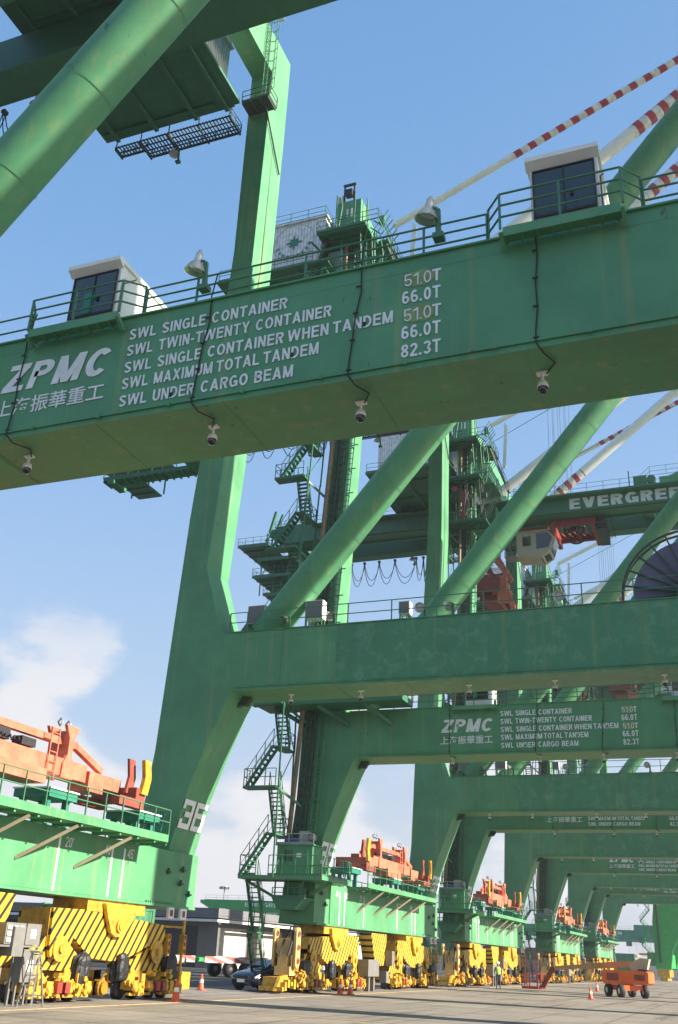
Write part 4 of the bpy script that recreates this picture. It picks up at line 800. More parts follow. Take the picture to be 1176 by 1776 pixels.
# ------------------------------------------------------------------ orange spreaders parked on the sill stands
def spreader():
    r = empty('spreader_beam', (-20.95, 0, 6.26), cat='spreader', group='orange spreaders parked on the crane stands')
    m = MB().box(-.35, .35, -3.6, 3.6, .5, 1.06).box(-.5, .5, -1.3, 1.3, .1, .55); m.build('main_box', 'orange', r)
    m = MB().box(-.12, .12, -3.2, 3.2, 1.55, 1.78).bar((0, 3.2, 1.66), (0, 4.9, 1.1), .2, .2).bar((0, -3.2, 1.66), (0, -4.9, 1.1), .2, .2); m.build('top_rail', 'orange', r)
    for s_ in (-1, 1):
        y = s_ * 2.45; pr = [(y - .32, .45), (y + .32, .45), (y + .3, .9), (y + .12, 1.2), (y + .14, 1.75), (y + .36, 2.15), (y - .36, 2.15), (y - .14, 1.75), (y - .12, 1.2), (y - .3, .9)]
        a = MB().prism(pr, -.42, -.3, 'x').prism(pr, .3, .42, 'x').box(-.3, .3, y - .12, y + .12, 1.1, 2.0); o = a.build('lifting_post', 'orange', r)
        b = MB()
        for k in (-.22, .22): b.tube([(0, y + k, 2.15), (-.1, y + k, 2.3), (0, y + k, 2.42), (.1, y + k, 2.3), (0, y + k, 2.15)], .03, 5)
        b.build('shackle', 'galv', o)
        t = MB().box(-.25, .25, min(s_ * 3.6, s_ * 5.9), max(s_ * 3.6, s_ * 5.9), .5, .95).box(-.42, .42, min(s_ * 3.7, s_ * 4.6), max(s_ * 3.7, s_ * 4.6), .25, .9); t.build('telescopic_arm', 'orange', r)
        e = MB().box(-.95, .95, min(s_ * 5.9, s_ * 6.5), max(s_ * 5.9, s_ * 6.5), .2, .7).box(-.95, -.6, min(s_ * 4.9, s_ * 6.5), max(s_ * 4.9, s_ * 6.5), -.0, .3).box(.6, .95, min(s_ * 4.9, s_ * 6.5), max(s_ * 4.9, s_ * 6.5), .0, .3); eo = e.build('end_beam', 'brick', r)
        fp = [(s_ * 5.75, .5), (s_ * 6.15, .5), (s_ * 6.3, 1.1), (s_ * 6.15, 1.7), (s_ * 5.75, 1.7), (s_ * 5.9, 1.1)]
        MB().prism(fp, .5, .6, 'x').build('guide_flipper', 'brick', eo); MB().prism([(u + s_ * .35, v) for u, v in fp], .9, 1.05, 'x').build('guide_flipper', 'yellow', eo)
    l = MB()
    for yy in (1.35, 1.75): l.tube([(.42, yy, .3), (.42, yy, 1.9)], .025, 5)
    for k in range(5): l.tube([(.42, 1.35, .55 + k * .3), (.42, 1.75, .55 + k * .3)], .02, 5)
    l.build('step_ladder', 'orange', r)
    l = MB()
    for k in range(16): l.tube([(.37 + .05 * (k % 2), -3.2 + k * .2, 1.17), (.3, -3.1 + k * .2, 1.3), (.1, -3.0 + k * .2, 1.2)], .03, 4)
    l.box(-.2, .2, -1.6, -.4, 1.16, 1.5).box(-.2, .2, .2, .9, 1.16, 1.42); l.build('hose_pack', 'black', r)
    return r
sp = spreader()
SPL = ('large orange spreader beam lying on the stands of the nearest crane', 'orange spreader beam parked on the sill of the second crane', 'orange spreader beam parked on the sill of the third crane', 'small orange spreader on the fourth crane of the row', 'farthest orange spreader, on the last crane of the row')
for i, (n_, y) in enumerate(CENTRES):
    o = sp if i == 0 else copy_tree(sp); o.location = (-20.95, y + (.65, 2.7, 2.5, 2.4, 2.4)[i], 6.22); o['label'] = SPL[i]

# hanging headblock and spreader under the trolley of the third and fourth crane
def hanging():
    r = empty('hanging_spreader', (-20, 0, 36), cat='spreader', group='rust red headblocks hanging under the trolleys')
    m = MB().box(-1.7, .9, -2.4, 2.4, -1.1, -.7).box(-1.3, .7, -1.0, 1.0, -.7, .2)
    for k in range(6): m.box(-1.6 + k * .42, -1.5 + k * .42, -2.55, -2.4, -1.3, -.4)
    m; m.build('headblock', 'brick', r)
    m = MB()
    for x in (-1.5, .6): m.box(x, x + .25, -4.2, 4.2, -2.2, -1.5)
    for y in (-4, -2.6, -1.2, 0, 1.2, 2.6, 4): m.box(-1.6, 1.0, y - .15, y + .15, -2.6, -1.3)
    m.box(-1.2, .4, -2.5, 2.5, -3.0, -2.3)
    m.build('spreader_frame', 'brick', r)
    m = MB().bar((-.6, -2.7, 2.2), (1.6, -3.3, -.9), .25, .4).bar((.2, -2.7, 2.0), (2.0, -3.3, -1.6), .2, .35).bar((-.6, -2.7, 1.2), (.3, -3.2, -2.6), .3, .45).lathe((1.3, -3.2, -2.0), [(0, -.3), (.42, -.3), (.42, .3), (0, .3)], 'y').box(.6, 1.5, -3.6, -2.9, -3.6, -1.0).bar((1.5, -3.2, -2.5), (2.1, -3.2, -4.6), .3, .4)
    m.build('tilt_arm', 'orange', r)
    m = MB()
    for k in range(12): m.tube([(random.uniform(-1.5, 1.5), -3.1, random.uniform(-2, .5)), (random.uniform(-1.5, 1.8), -3.4, random.uniform(-3, -1))], .05, 5)
    m.lathe((-1.2, -2.4, 1.5), [(0, -.2), (.9, -.2), (.9, -.1), (.7, 0), (.9, .1), (.9, .2), (0, .2)], 'y', 20); m.build('sheave_block', 'brick', r)
    m = MB()
    for x, y in ((-1.3, -1), (-1.3, 1), (.8, -1), (.8, 1)): m.tube([(x, y, 0), (x + 1.2, y, 4.8)], .03, 4, False)
    m.build('hoist_rope', 'black', r)
    return r
hs = hanging(); hs.location = (-19.4, CENTRES[2][1] + .5, 36.4); hs['label'] = 'rust red and orange spreader hanging under the third crane girder, above the mottled beam'
h2 = copy_tree(hs); h2.location = (-11.5, CENTRES[3][1], 36.0); h2['label'] = 'small rust red spreader hanging far off between two green beams at right'

exec_marker = 0
# ------------------------------------------------------------------ ground
def ground_material():
    m = D.materials.new('yard_concrete'); m.use_nodes = True; n = m.node_tree; b = n.nodes['Principled BSDF']; b.inputs['Roughness'].default_value = .85
    t = n.nodes.new('ShaderNodeTexCoord')
    def noise(s, d, sc=(1, 1, 1)):
        mp_ = n.nodes.new('ShaderNodeMapping'); mp_.inputs['Scale'].default_value = sc; n.links.new(t.outputs['Object'], mp_.inputs[0])
        z = n.nodes.new('ShaderNodeTexNoise'); z.inputs['Scale'].default_value = s; z.inputs['Detail'].default_value = d; z.inputs['Roughness'].default_value = .65; n.links.new(mp_.outputs[0], z.inputs['Vector']); return z
    a = noise(.25, 8); c = noise(1.6, 8, (.35, 1, 1)); e = noise(14, 4)
    mx = n.nodes.new('ShaderNodeMix'); mx.data_type = 'RGBA'; mx.inputs[6].default_value = (.19, .168, .138, 1); mx.inputs[7].default_value = (.30, .272, .23, 1); r = n.nodes.new('ShaderNodeMapRange'); r.inputs[1].default_value = .3; r.inputs[2].default_value = .7; n.links.new(a.outputs[0], r.inputs[0]); n.links.new(r.outputs[0], mx.inputs[0])
    m2 = n.nodes.new('ShaderNodeMix'); m2.data_type = 'RGBA'; r2 = n.nodes.new('ShaderNodeMapRange'); r2.inputs[1].default_value = .5; r2.inputs[2].default_value = .72; r2.inputs[4].default_value = .6; n.links.new(c.outputs[0], r2.inputs[0]); n.links.new(r2.outputs[0], m2.inputs[0]); n.links.new(mx.outputs[2], m2.inputs[6]); m2.inputs[7].default_value = (.11, .088, .066, 1)
    g_ = noise(.9, 6, (.12, 1.6, 1)); r5 = n.nodes.new('ShaderNodeMapRange'); r5.inputs[1].default_value = .52; r5.inputs[2].default_value = .66; r5.inputs[4].default_value = .75; n.links.new(g_.outputs[0], r5.inputs[0])
    m5 = n.nodes.new('ShaderNodeMix'); m5.data_type = 'RGBA'; n.links.new(r5.outputs[0], m5.inputs[0]); n.links.new(m2.outputs[2], m5.inputs[6]); m5.inputs[7].default_value = (.12, .095, .07, 1)
    h_ = noise(.55, 3); r6 = n.nodes.new('ShaderNodeMapRange'); r6.inputs[1].default_value = .68; r6.inputs[2].default_value = .72; r6.inputs[4].default_value = .7; n.links.new(h_.outputs[0], r6.inputs[0])
    m6 = n.nodes.new('ShaderNodeMix'); m6.data_type = 'RGBA'; n.links.new(r6.outputs[0], m6.inputs[0]); n.links.new(m5.outputs[2], m6.inputs[6]); m6.inputs[7].default_value = (.36, .33, .27, 1); m2 = m6
    i_ = noise(.7, 7, (1.7, .10, 1)); r7 = n.nodes.new('ShaderNodeMapRange'); r7.inputs[1].default_value = .55; r7.inputs[2].default_value = .66; r7.inputs[4].default_value = .8; n.links.new(i_.outputs[0], r7.inputs[0])
    m7 = n.nodes.new('ShaderNodeMix'); m7.data_type = 'RGBA'; n.links.new(r7.outputs[0], m7.inputs[0]); n.links.new(m2.outputs[2], m7.inputs[6]); m7.inputs[7].default_value = (.10, .085, .07, 1)
    j_ = noise(1.1, 4); r8 = n.nodes.new('ShaderNodeMapRange'); r8.inputs[1].default_value = .67; r8.inputs[2].default_value = .73; r8.inputs[4].default_value = .8; n.links.new(j_.outputs[0], r8.inputs[0])
    m8 = n.nodes.new('ShaderNodeMix'); m8.data_type = 'RGBA'; n.links.new(r8.outputs[0], m8.inputs[0]); n.links.new(m7.outputs[2], m8.inputs[6]); m8.inputs[7].default_value = (.06, .05, .042, 1); m2 = m8
    # slab joints
    br = n.nodes.new('ShaderNodeTexBrick'); br.inputs['Scale'].default_value = .2; br.inputs['Mortar Size'].default_value = .006; br.offset = 0; br.inputs['Color1'].default_value = (1, 1, 1, 1); br.inputs['Color2'].default_value = (.88, .88, .88, 1); br.inputs['Mortar'].default_value = (.35, .33, .3, 1); n.links.new(t.outputs['Object'], br.inputs['Vector'])
    mu = n.nodes.new('ShaderNodeMix'); mu.data_type = 'RGBA'; mu.blend_type = 'MULTIPLY'; mu.inputs[0].default_value = 1; n.links.new(m2.outputs[2], mu.inputs[6]); n.links.new(br.outputs[0], mu.inputs[7])
    r3 = n.nodes.new('ShaderNodeMapRange'); r3.inputs[3].default_value = .8; r3.inputs[4].default_value = 1.15; n.links.new(e.outputs[0], r3.inputs[0])
    hs_ = n.nodes.new('ShaderNodeVectorMath'); hs_.operation = 'SCALE'; n.links.new(mu.outputs[2], hs_.inputs[0]); n.links.new(r3.outputs[0], hs_.inputs['Scale']); n.links.new(hs_.outputs[0], b.inputs['Base Color'])
    return m
M['ground'] = ground_material(); M['asphalt'] = mat('asphalt', (.055, .052, .048), .85, var=.3, scale=.6); M['steelrail'] = mat('worn_rail_steel', (.2, .17, .14), .4, metal=.6, var=.3, scale=8)
M['water'] = glass('harbour_water', (.01, .03, .03), .12)
tag(MB().box(-1500, 16, -300, 3000, -.5, 0).build('ground', 'asphalt'), kind='structure')  # kept dark out of view as well, to cut bounce light under the beams
tag(MB().add([(-26, 19.6, .004), (-2.2, 19.6, .004), (-2.2, 700, .004), (-26, 700, .004)], [(0, 1, 2, 3)]).build('quay_apron', 'ground'), kind='structure')  # edges pulled in so less bounced light reaches the beam undersides
tag(MB().add([(-1500, -3000, -3), (3000, -3000, -3), (3000, 4000, -3), (-1500, 4000, -3)], [(0, 1, 2, 3)]).build('harbour_water', 'water'), kind='structure')
tag(MB().box(15.4, 16.1, -300, 3000, 0.002, .3).build('quay_kerb', 'yellow'), kind='structure')
tag(MB().box(-20.99, -20.91, 6, 500, .001, .03).build('crane_rail', 'steelrail'), label='worn steel crane rail let into the concrete under the yellow wheels', cat='rail')
mk = MB()
for y in (29.5, 58): mk.box(-14, -8, y, y + .12, .005, .012)
mk.box(-18.9, -18.8, 12, 200, .005, .012)
M['faded'] = mat('faded_yellow_marking', (.5, .38, .16), .8, var=.4, scale=5, blot=.8, col2=(.36, .29, .2))
tag(mk.build('painted_line', 'faded'), kind='structure')

# ------------------------------------------------------------------ cones
def cone(x, y):
    r = empty('traffic_cone', (x, y, 0), cat='cone', group='orange traffic cones on the quay')
    MB().box(-.19, .19, -.19, .19, .0, .04).lathe((0, 0, 0), [(.15, .04), (.03, .7), (0, .7)]).build('body', M['conered'], r)
    MB().lathe((0, 0, 0), [(.104, .32), (.080, .46)]).build('reflective_band', 'white', r); return r
M['conered'] = mat('cone_orange', (.65, .10, .04), .5, var=.12, scale=4)
c0 = None
for (x, y, l) in ((-19.12, 33.65, 'orange cone in front of the signal post of the nearest crane'), (-23.9, 44.3, 'orange cone standing left of the dark blue car'), (-18.95, 49.3, 'left one of two cones touching the bogies of the second crane'), (-18.7, 50.0, 'right one of two cones touching the bogies of the second crane'),
                 (-9.26, 65.3, 'lone orange cone on open concrete left of the orange boom lift'), (-12.0, 88.4, 'orange cone behind the boom of the lift, left one of the pair'), (-11.4, 89.5, 'orange cone behind the boom of the lift, right one of the pair'), (-9.2, 99.3, 'orange cone right behind the boom lift body'), (-5.4, 92, 'orange cone at the right edge of the photo')):
    if c0 is None: c0 = cone(x, y); o = c0
    else: o = copy_tree(c0)
    o.location = (x, y, 0); o['label'] = l

# ------------------------------------------------------------------ step ladder and cabinets at the left edge
r = empty('stepladder', (-19.55, 26.0, 0), R(15), label='open aluminium stepladder standing beside the grey control cabinets', cat='ladder')
m = MB()
for s_ in (-1, 1): m.bar((s_ * .22, -.35, 0), (s_ * .12, 0, 1.45), .05, .03)
for k in range(5): m.box(-.2 + k * .02, .2 - k * .02, -.33 + k * .07, -.24 + k * .07, .28 + k * .27, .31 + k * .27)
m.build('front_frame', 'galv', r); m = MB()
for s_ in (-1, 1): m.bar((s_ * .25, .45, 0), (s_ * .12, .02, 1.42), .04, .03)
for k in range(3): m.bar((-.22, .35 - k * .12, .3 + k * .4), (.22, .35 - k * .12, .3 + k * .4), .03)
m.build('rear_frame', 'galv', r); MB().box(-.16, .16, -.12, .1, 1.42, 1.47).build('top_cap', 'grey', r)
r = empty('control_cabinet', (-20.1, 25.9, 0), label='open grey control cabinet with wiring inside, on posts by the nearest yellow wheels', cat='cabinet')
m = MB().box(-.3, .0, -.75, .15, 1.62, 2.2)
for y in (-.7, .1): m.bar((-.25, y, 0), (-.25, y, 1.62), .07)
m.box(-.35, 0, -.9, 1.0, 1.55, 1.6); m.build('body', 'grey', r)
MB().box(.0, .03, .17, .85, 1.62, 2.2).build('door', 'grey', r); MB().box(.031, .036, .38, .62, 1.8, 2.05).build('notice', 'white', r)
m = MB()
for k in range(9): m.box(.001, .04, -.7 + (k % 3) * .27, -.52 + (k % 3) * .27, 1.68 + (k // 3) * .17, 1.78 + (k // 3) * .17)
m.build('wiring', 'white', r)
m = MB().box(-.3, .1, -.1, .42, .55, 1.5); MB().box(.101, .12, .02, .3, .9, 1.3)
r = empty('junction_box', (-20.0, 26.4, 0), label='lower grey junction box under the open cabinet, behind the stepladder', cat='box')
MB().box(-.35, .0, -.4, .25, .62, 1.5).bar((-.2, -.3, 0), (-.2, -.3, .62), .06).bar((-.2, .15, 0), (-.2, .15, .62), .06).build('body', 'grey', r); MB().box(.002, .015, -.2, .1, .9, 1.2).build('notice', 'white', r)

# ------------------------------------------------------------------ parked car
def car():
    r = empty('parked_car', (-22.5, 48.7, .004), R(71), label='dark blue hatchback parked behind the yellow wheels of the second crane, nose to the left', cat='car')
    # length along local x: front at -x ; cross sections (x, half width, z bottom, z belt, z roof, roof half width)
    prof = [(-1.95, .62, .32, .55, .58, .55), (-1.85, .78, .22, .68, .72, .66), (-1.5, .85, .2, .8, .85, .72), (-1.0, .87, .2, .88, .95, .74), (-.7, .87, .2, .9, 1.05, .70), (-.1, .87, .2, .92, 1.36, .60), (.4, .87, .2, .93, 1.43, .58), (1.1, .87, .2, .95, 1.4, .58), (1.6, .85, .22, .96, 1.2, .60), (1.95, .8, .28, .95, 1.0, .66), (2.05, .68, .35, .8, .82, .6)]
    vs = []; n = 12
    for x, hw, zb, zt, zr, rw in prof:
        sec = [(-hw * .85, zb), (-hw, zb + .15), (-hw * 1.0, (zb + zt) / 2), (-hw * .96, zt), (-rw, zr - .04), (-rw * .7, zr), (rw * .7, zr), (rw, zr - .04), (hw * .96, zt), (hw * 1.0, (zb + zt) / 2), (hw, zb + .15), (hw * .85, zb)]
        vs += [(x, a, b) for a, b in sec]
    fs = [(i * n + k, i * n + (k + 1) % n, (i + 1) * n + (k + 1) % n, (i + 1) * n + k) for i in range(len(prof) - 1) for k in range(n)]
    fs += [tuple(range(n))[::-1], tuple(range((len(prof) - 1) * n, len(prof) * n))]
    MB().add(vs, fs, True).build('body', 'carpaint', r)
    MB().add([(-1.0, -.64, .965), (-1.0, .64, .965), (-.16, .52, 1.35), (-.16, -.52, 1.35)], [(0, 1, 2, 3)]).moved(lambda v: v + Vector((-.03, 0, .02))).build('windscreen', 'glass', r)
    for s_ in (-1, 1):
        q = [(-.75, .86, .98), (.0, .84, .98), (1.5, .84, 1.0), (1.3, .66, 1.28), (.3, .64, 1.36), (-.1, .66, 1.3)]
        MB().add([(a, s_ * b, c_) for a, b, c_ in q], [tuple(range(6)) if s_ > 0 else tuple(reversed(range(6)))]).build('side_window', 'glass', r)
        MB().prism([(-1.86, .62), (-1.5, .76), (-1.45, .68), (-1.84, .55)], s_ * .6, s_ * .84).build('headlight', 'lens', r)
        MB().box(-.85, -.7, min(s_ * .9, s_ * 1.03), max(s_ * .9, s_ * 1.03), .95, 1.06).build('wing_mirror', 'carpaint', r)
        for x in (-1.28, 1.3):
            o = MB().lathe((x, s_ * .78, .31), [(.19, -.1), (.31, -.1), (.31, .1), (.19, .1)], 'y', 20).build('wheel', 'black', r); MB().lathe((x, s_ * .78 + s_ * .09, .31), [(0, 0), (.19, .0), (.19, .01)], 'y', 20).build('rim', 'galv', o)
    MB().box(-1.99, -1.96, -.25, .25, .36, .50).build('number_plate', 'white', r); MB().box(-1.965, -1.93, -.5, .5, .54, .64).build('grille', 'black', r)
    return r
car()

# ------------------------------------------------------------------ warehouse
r = empty('warehouse', (-52, 97, 0), label='grey flat-roofed warehouse with dark shutters and pale panels behind the cranes at left', cat='warehouse')
MB().box(-40, 0, 0, 60, 0, 4.7).build('wall', 'grey', r)
MB().box(-41.5, 2.0, -2.0, 62, 4.9, 5.6).box(-41.5, 2.0, -2, 62, 4.702, 4.88).build('roof', M['roofgrey'] if 'roofgrey' in M else mat('roof_grey', (.16, .17, .18), .7), r)
for k in range(6): MB().box(.003, .06, 1.2 + k * 9.5, 8.6 + k * 9.5, 0, 3.9).build('wall_panel', 'wallpanel', r)
for k in range(7): MB().box(.0, 1.2, -.0 + k * 9.5 - .3, .5 + k * 9.5, 0, 4.68).build('pillar', 'grey', r)
for k in range(4): MB().box(-9.2 - k * 9.5, -1.3 - k * 9.5, -.06, -.003, 0, 3.9).build('shutter', 'shutter', r)
MB().box(1.9, 2.05, -2.0, 62, 4.3, 4.55).box(-41, 2, -2.1, -2.003, 4.3, 4.55).build('gutter', 'white', r)

# ------------------------------------------------------------------ trailers, tractor
def trailer():
    r = empty('container_trailer', (0, 0, 0), cat='trailer', group='flat container trailers parked before the warehouse')
    MB().box(-5.8, 5.8, -.5, -.3, .95, 1.2).box(-5.8, 5.8, .3, .5, .95, 1.2).box(-5.8, -5.5, -1.2, 1.2, 1.0, 1.2).box(5.5, 5.8, -1.2, 1.2, 1.0, 1.2).box(-.2, .2, -1.2, 1.2, 1.0, 1.2).build('frame', 'bright', r)
    MB().box(-5.6, -.6, -1.28, -1.2, .9, 1.3).box(.2, 5.7, -1.28, -1.2, .9, 1.3).build('side_board', 'board', r)
    for x in (2.6, 3.9):
        for y in (-1, 1):
            o = MB().lathe((x, y, .5), [(.22, -.18), (.5, -.18), (.5, .18), (.22, .18)], 'y', 20).build('wheel', 'black', r); MB().lathe((x, y, .5), [(0, -.15), (.22, -.12), (.22, .12), (0, .15)], 'y', 16).build('rim', 'beige', o)
    MB().bar((-3.5, -.6, 0), (-3.5, -.6, 1), .12).bar((-3.5, .6, 0), (-3.5, .6, 1), .12).build('landing_leg', 'steel', r); return r
t0 = trailer()
for i, (x, y, a, l) in enumerate(((-36.5, 66, 62, 'container trailer with red and white boards just left of the dark blue car'), (-37.5, 80, 62, 'second container trailer, behind the dark blue car'), (-34.6, 50.5, 62, 'container trailer partly hidden behind the nearest crane gear'))):
    o = t0 if i == 0 else copy_tree(t0); o.location = (x, y, .006); o.rotation_euler.z = R(a); o['label'] = l
# ------------------------------------------------------------------ containers
CC = dict(green=(.03, .22, .09), red=(.42, .08, .07), pink=(.5, .2, .18), blue=(.05, .12, .28), teal=(.02, .2, .19), white=(.6, .6, .58), brown=(.22, .09, .05), grey=(.3, .31, .32))
CM = {k: wave_mat('container_' + k, v, [c * .72 for c in v], (1, 1, 0), .4, .55, .55, .15) for k, v in CC.items()}
cproto = {}
def container(x, y, z, col, label, L=12.2, rot=90):
    key = (col, L)
    if key not in cproto:
        r = empty('shipping_container', (0, 0, 0), cat='container')
        MB().box(-L / 2 + .08, L / 2 - .08, -1.18, 1.18, .08, 2.52).build('body', CM[col], r)
        f = MB()
        for xx in (-L / 2, L / 2 - .16):
            for yy in (-1.22, 1.06): f.box(xx, xx + .16, yy, yy + .16, 0, 2.6)
        for yy in (-1.22, 1.06): f.box(-L / 2 + .16, L / 2 - .16, yy + .01, yy + .15, 2.45, 2.59); f.box(-L / 2 + .16, L / 2 - .16, yy + .01, yy + .15, 0.01, .15)
        f.build('frame', CM[col], r); cproto[key] = r; o = r
    else: o = copy_tree(cproto[key])
    o.location = (x, y, z); o.rotation_euler.z = R(rot); o['label'] = label; o['group'] = 'shipping containers in the yard'; return o
container(-35.5, 52.5, 1.2, 'green', 'short bright green container on the trailer seen past the nearest signal post', 6.1, 62)
cols = ['red', 'pink', 'green', 'teal', 'blue', 'white', 'brown', 'grey']
place = ((-1, 'left of'), (0, 'in line with'), (1, 'right of'))
k = 0
for row, (yy, xs) in enumerate(((210, range(-150, -52, 13)), (236, range(-46, 0, 7)), (268, range(-44, 12, 7)))):
    for x in xs:
        h = (2 + (k * 7) % 3) if row == 0 else 1 + (k * 7 + row) % 2
        for l in range(h):
            c_ = cols[(k * 3 + l * 5 + row) % 8]
            container(x, yy + (l % 2) * .1, l * 2.6, c_, '%s container, %s of the %s far stack counted from the left, %s row' % (c_, ('lowest', 'second level', 'third level', 'fourth level')[l], ('first', 'second', 'third', 'fourth', 'fifth', 'sixth', 'seventh', 'eighth', 'ninth')[(k if row == 0 else (x - xs[0]) // 7) % 9], ('warehouse side', 'middle', 'rearmost')[row]), 12.2 if row == 0 else 6.1, rot=0)
        k += 1
# ------------------------------------------------------------------ yard gantry cranes
def rtg(mt):
    r = empty('yard_crane', (0, 0, 0), cat='gantry crane', group='yard gantry cranes among the container stacks')
    for y in (-4, 4):
        MB().prism([(-15, 0), (-13.6, 0), (-13.2, 9), (-14, 9)], y - .5, y + .5).build('leg', mt, r); MB().prism([(15, 0), (13.6, 0), (13.2, 9), (14, 9)], y - .5, y + .5).build('leg', mt, r)
        g = MB().prism([(-20, 10.3), (-18, 9.3), (16, 9.3), (17, 10.8), (-20, 10.8)], y - .5, y + .5).build('girder', mt, r)
        if y < 0: text(MB(), 'EVERGREEN', (-10, y - .55, 9.75), (9, 0, 0), (0, 0, .7), .09).build('lettering', 'letter', g)
        MB().box(-16.5, -12.5, y - .8, y + .8, .6, 1.4).box(12.5, 16.5, y - .8, y + .8, .6, 1.4).build('wheel_beam', mt, r)
    for y in (-4, 4):
        for x in (-15.8, -13.2, 13.2, 15.8): MB().lathe((x, y, .75), [(0, -.3), (.75, -.3), (.75, .3), (0, .3)], 'y', 18).build('wheel', 'black', r)
    tr = MB().box(2, 7, -4, 4, 10.9, 12.2).box(3, 4.6, -3.4, -1.8, 8.0, 9.2); tr.build('trolley', mt, r); q = MB(); railing(q, [(-19, -4.5, 10.8), (16, -4.5, 10.8)], h=.9, step=2.5); q.build('railing', 'rail', r)
    MB().box(3, 6, -5.5, 5.5, 5.2, 5.6).bar((3.5, 0, 5.6), (3.5, 0, 11), .06).bar((5.5, 0, 5.6), (5.5, 0, 11), .06).build('spreader', 'yellow', r); return r
g0 = rtg('bright')
for i, (x, y, rz, l) in enumerate(((-82, 190, 0, 'yard gantry crane in bright green above the warehouse roof, nearest of three'), (-106, 238, 0, 'yard gantry crane farther left above the warehouse roof'), (-74, 262, 0, 'farthest bright green yard gantry crane above the warehouse roof'))):
    o = g0 if i == 0 else copy_tree(g0); o.location = (x, y, 0); o.rotation_euler.z = R(rz); o['label'] = l
g1 = rtg('teal')
for i, (x, y, l) in enumerate(((-30, 285, 'teal yard gantry crane seen through the last portal at right'), (-38, 330, 'teal gantry crane behind another, right of the boom lift'), (-62, 300, 'teal gantry crane seen between the legs of the second and third crane'))):
    o = g1 if i == 0 else copy_tree(g1); o.location = (x, y, 0); o['label'] = l
for i, (x, y, l) in enumerate(((-120, 230, 'tall light mast left of the second crane'), (-16, 340, 'thin light mast far off at right'))):
    r = empty('light_mast', (x, y, 0), label=l, cat='mast', group='light masts in the yard'); MB().tube([(0, 0, 0), (0, 0, 16)], [.3, .12], 8).build('pole', 'galv', r); m = MB().lathe((0, 0, 16), [(0, .1), (1.1, .1), (1.1, -.1), (0, -.1)])
    for k in range(8): m.box(1.1 * math.cos(k * .785) - .2, 1.1 * math.cos(k * .785) + .2, 1.1 * math.sin(k * .785) - .2, 1.1 * math.sin(k * .785) + .2, 15.5, 16)
    m.build('lamp_ring', 'galv', r)

# ------------------------------------------------------------------ crane of another type far off at right
r = empty('distant_crane', (-15.5, 205, 0), label='bright green crane of another type at the right edge, beyond the row', cat='crane')
MB().prism([(-1.5, 2), (1.2, 2), (1.6, 5), (3.8, 9), (12, 9.3), (12, 13.3), (2.5, 13.3), (1.4, 15), (1.6, 30), (.2, 30), (-.8, 15), (-1.5, 10)], 0, 2).build('leg', 'bright', r)
MB().prism([(-1.5, 2), (1.2, 2), (1.6, 5), (3.8, 9), (12, 9.3), (12, 13.3), (2.5, 13.3), (1.4, 15), (1.6, 30), (.2, 30), (-.8, 15), (-1.5, 10)], 16, 18).build('leg', 'bright', r)
MB().box(-1.4, 1.0, 2.01, 15.99, 2.2, 4.6).build('sill_beam', 'bright', r)
m = MB()
for k in range(3): m.box(-1.2, .9, -1 + k * 3.4, 1.6 + k * 3.4, .7, 1.95).box(-.8, .5, -1.2 + k * 3.4, 1.9 + k * 3.4, .1, .7)
m.build('bogie', 'yellow', r); m = MB()
for k in range(12): stair_flight(m, (-3.6 + (k % 2) * 1.8, -.6, 2 + k * 2), (-1.8 - (k % 2) * 1.8, -.6, 4 + k * 2), .7, 6)
m.build('stair_flight', 'bright', r); m = MB().box(-.75, -.45, -.4, 0, 3, 16); m.build('elevator_mast', 'grate', r)
m = MB().box(-4, 4, -1.5, 0, 15, 15.2); railing(m, [(-4, -1.5, 15.2), (4, -1.5, 15.2)], step=1.2); m.build('platform', 'bright', r)

# ------------------------------------------------------------------ boom lift
M['lift'] = mat('lift_orange', (.8, .14, .03), .4, var=.1, scale=2)
r = empty('boom_lift', (-8.25, 75.0, 0), R(-8), label='orange boom lift standing on the quay with its boom lowered to the left', cat='boom lift')
RC = Matrix.Rotation(R(-52), 3, 'Z')
MB().box(-1.3, 1.3, -.75, .75, .5, .85).moved(lambda v: RC @ v).build('chassis', 'lift', r)
for x in (-1.15, 1.15):
    for y in (-.95, .95): o = MB().lathe((x, y, .45), [(.22, -.17), (.38, -.2), (.45, -.15), (.45, .15), (.38, .2), (.22, .17)], 'y', 20).moved(lambda v: RC @ v).build('wheel', 'black', r); MB().lathe((x, y, .45), [(0, -.12), (.22, -.16), (.22, .16), (0, .12)], 'y', 16).moved(lambda v: RC @ v).build('rim', 'white', o)
MB().prism([(-1.55, 1.0), (-1.4, .9), (1.7, .9), (1.95, 1.05), (1.95, 1.75), (1.8, 1.85), (-1.45, 1.85), (-1.55, 1.75)], -.95, .95).box(-.5, .5, -.5, .5, .852, .9).build('turret_cover', 'lift', r)
MB().prism([(.6, 1.86), (1.7, 1.86), (1.95, 2.72), (1.3, 2.78), (.3, 2.3)], -.3, .3).build('boom_pivot', 'beige', r)
MB().box(.9, 1.7, -.97, -.951, 1.2, 1.6).box(-1.2, -.3, -.97, -.951, 1.15, 1.65).build('side_hatch', 'brick', r); MB().box(1.2, 1.9, -.9, .9, 1.9, 1.98).build('hood_edge', 'black', r)
M['boomtan'] = mat('tan_boom_paint', (.46, .27, .12), .5, var=.2, scale=2)
MB().bar((1.6, 0, 2.42), (-3.2, 0, 2.02), .4, .42).bar((-3.2, 0, 2.02), (-5.9, 0, 1.76), .3, .3).bar((1.4, -.19, 2.3), (-3.0, -.22, 1.95), .04, .1).build('boom', 'boomtan', r)
MB().bar((-5.7, 0, 1.8), (-6.6, 0, .35), .26, .36).bar((-5.6, 0, 1.85), (-5.9, 0, 1.5), .3, .3).build('jib', 'brick', r)
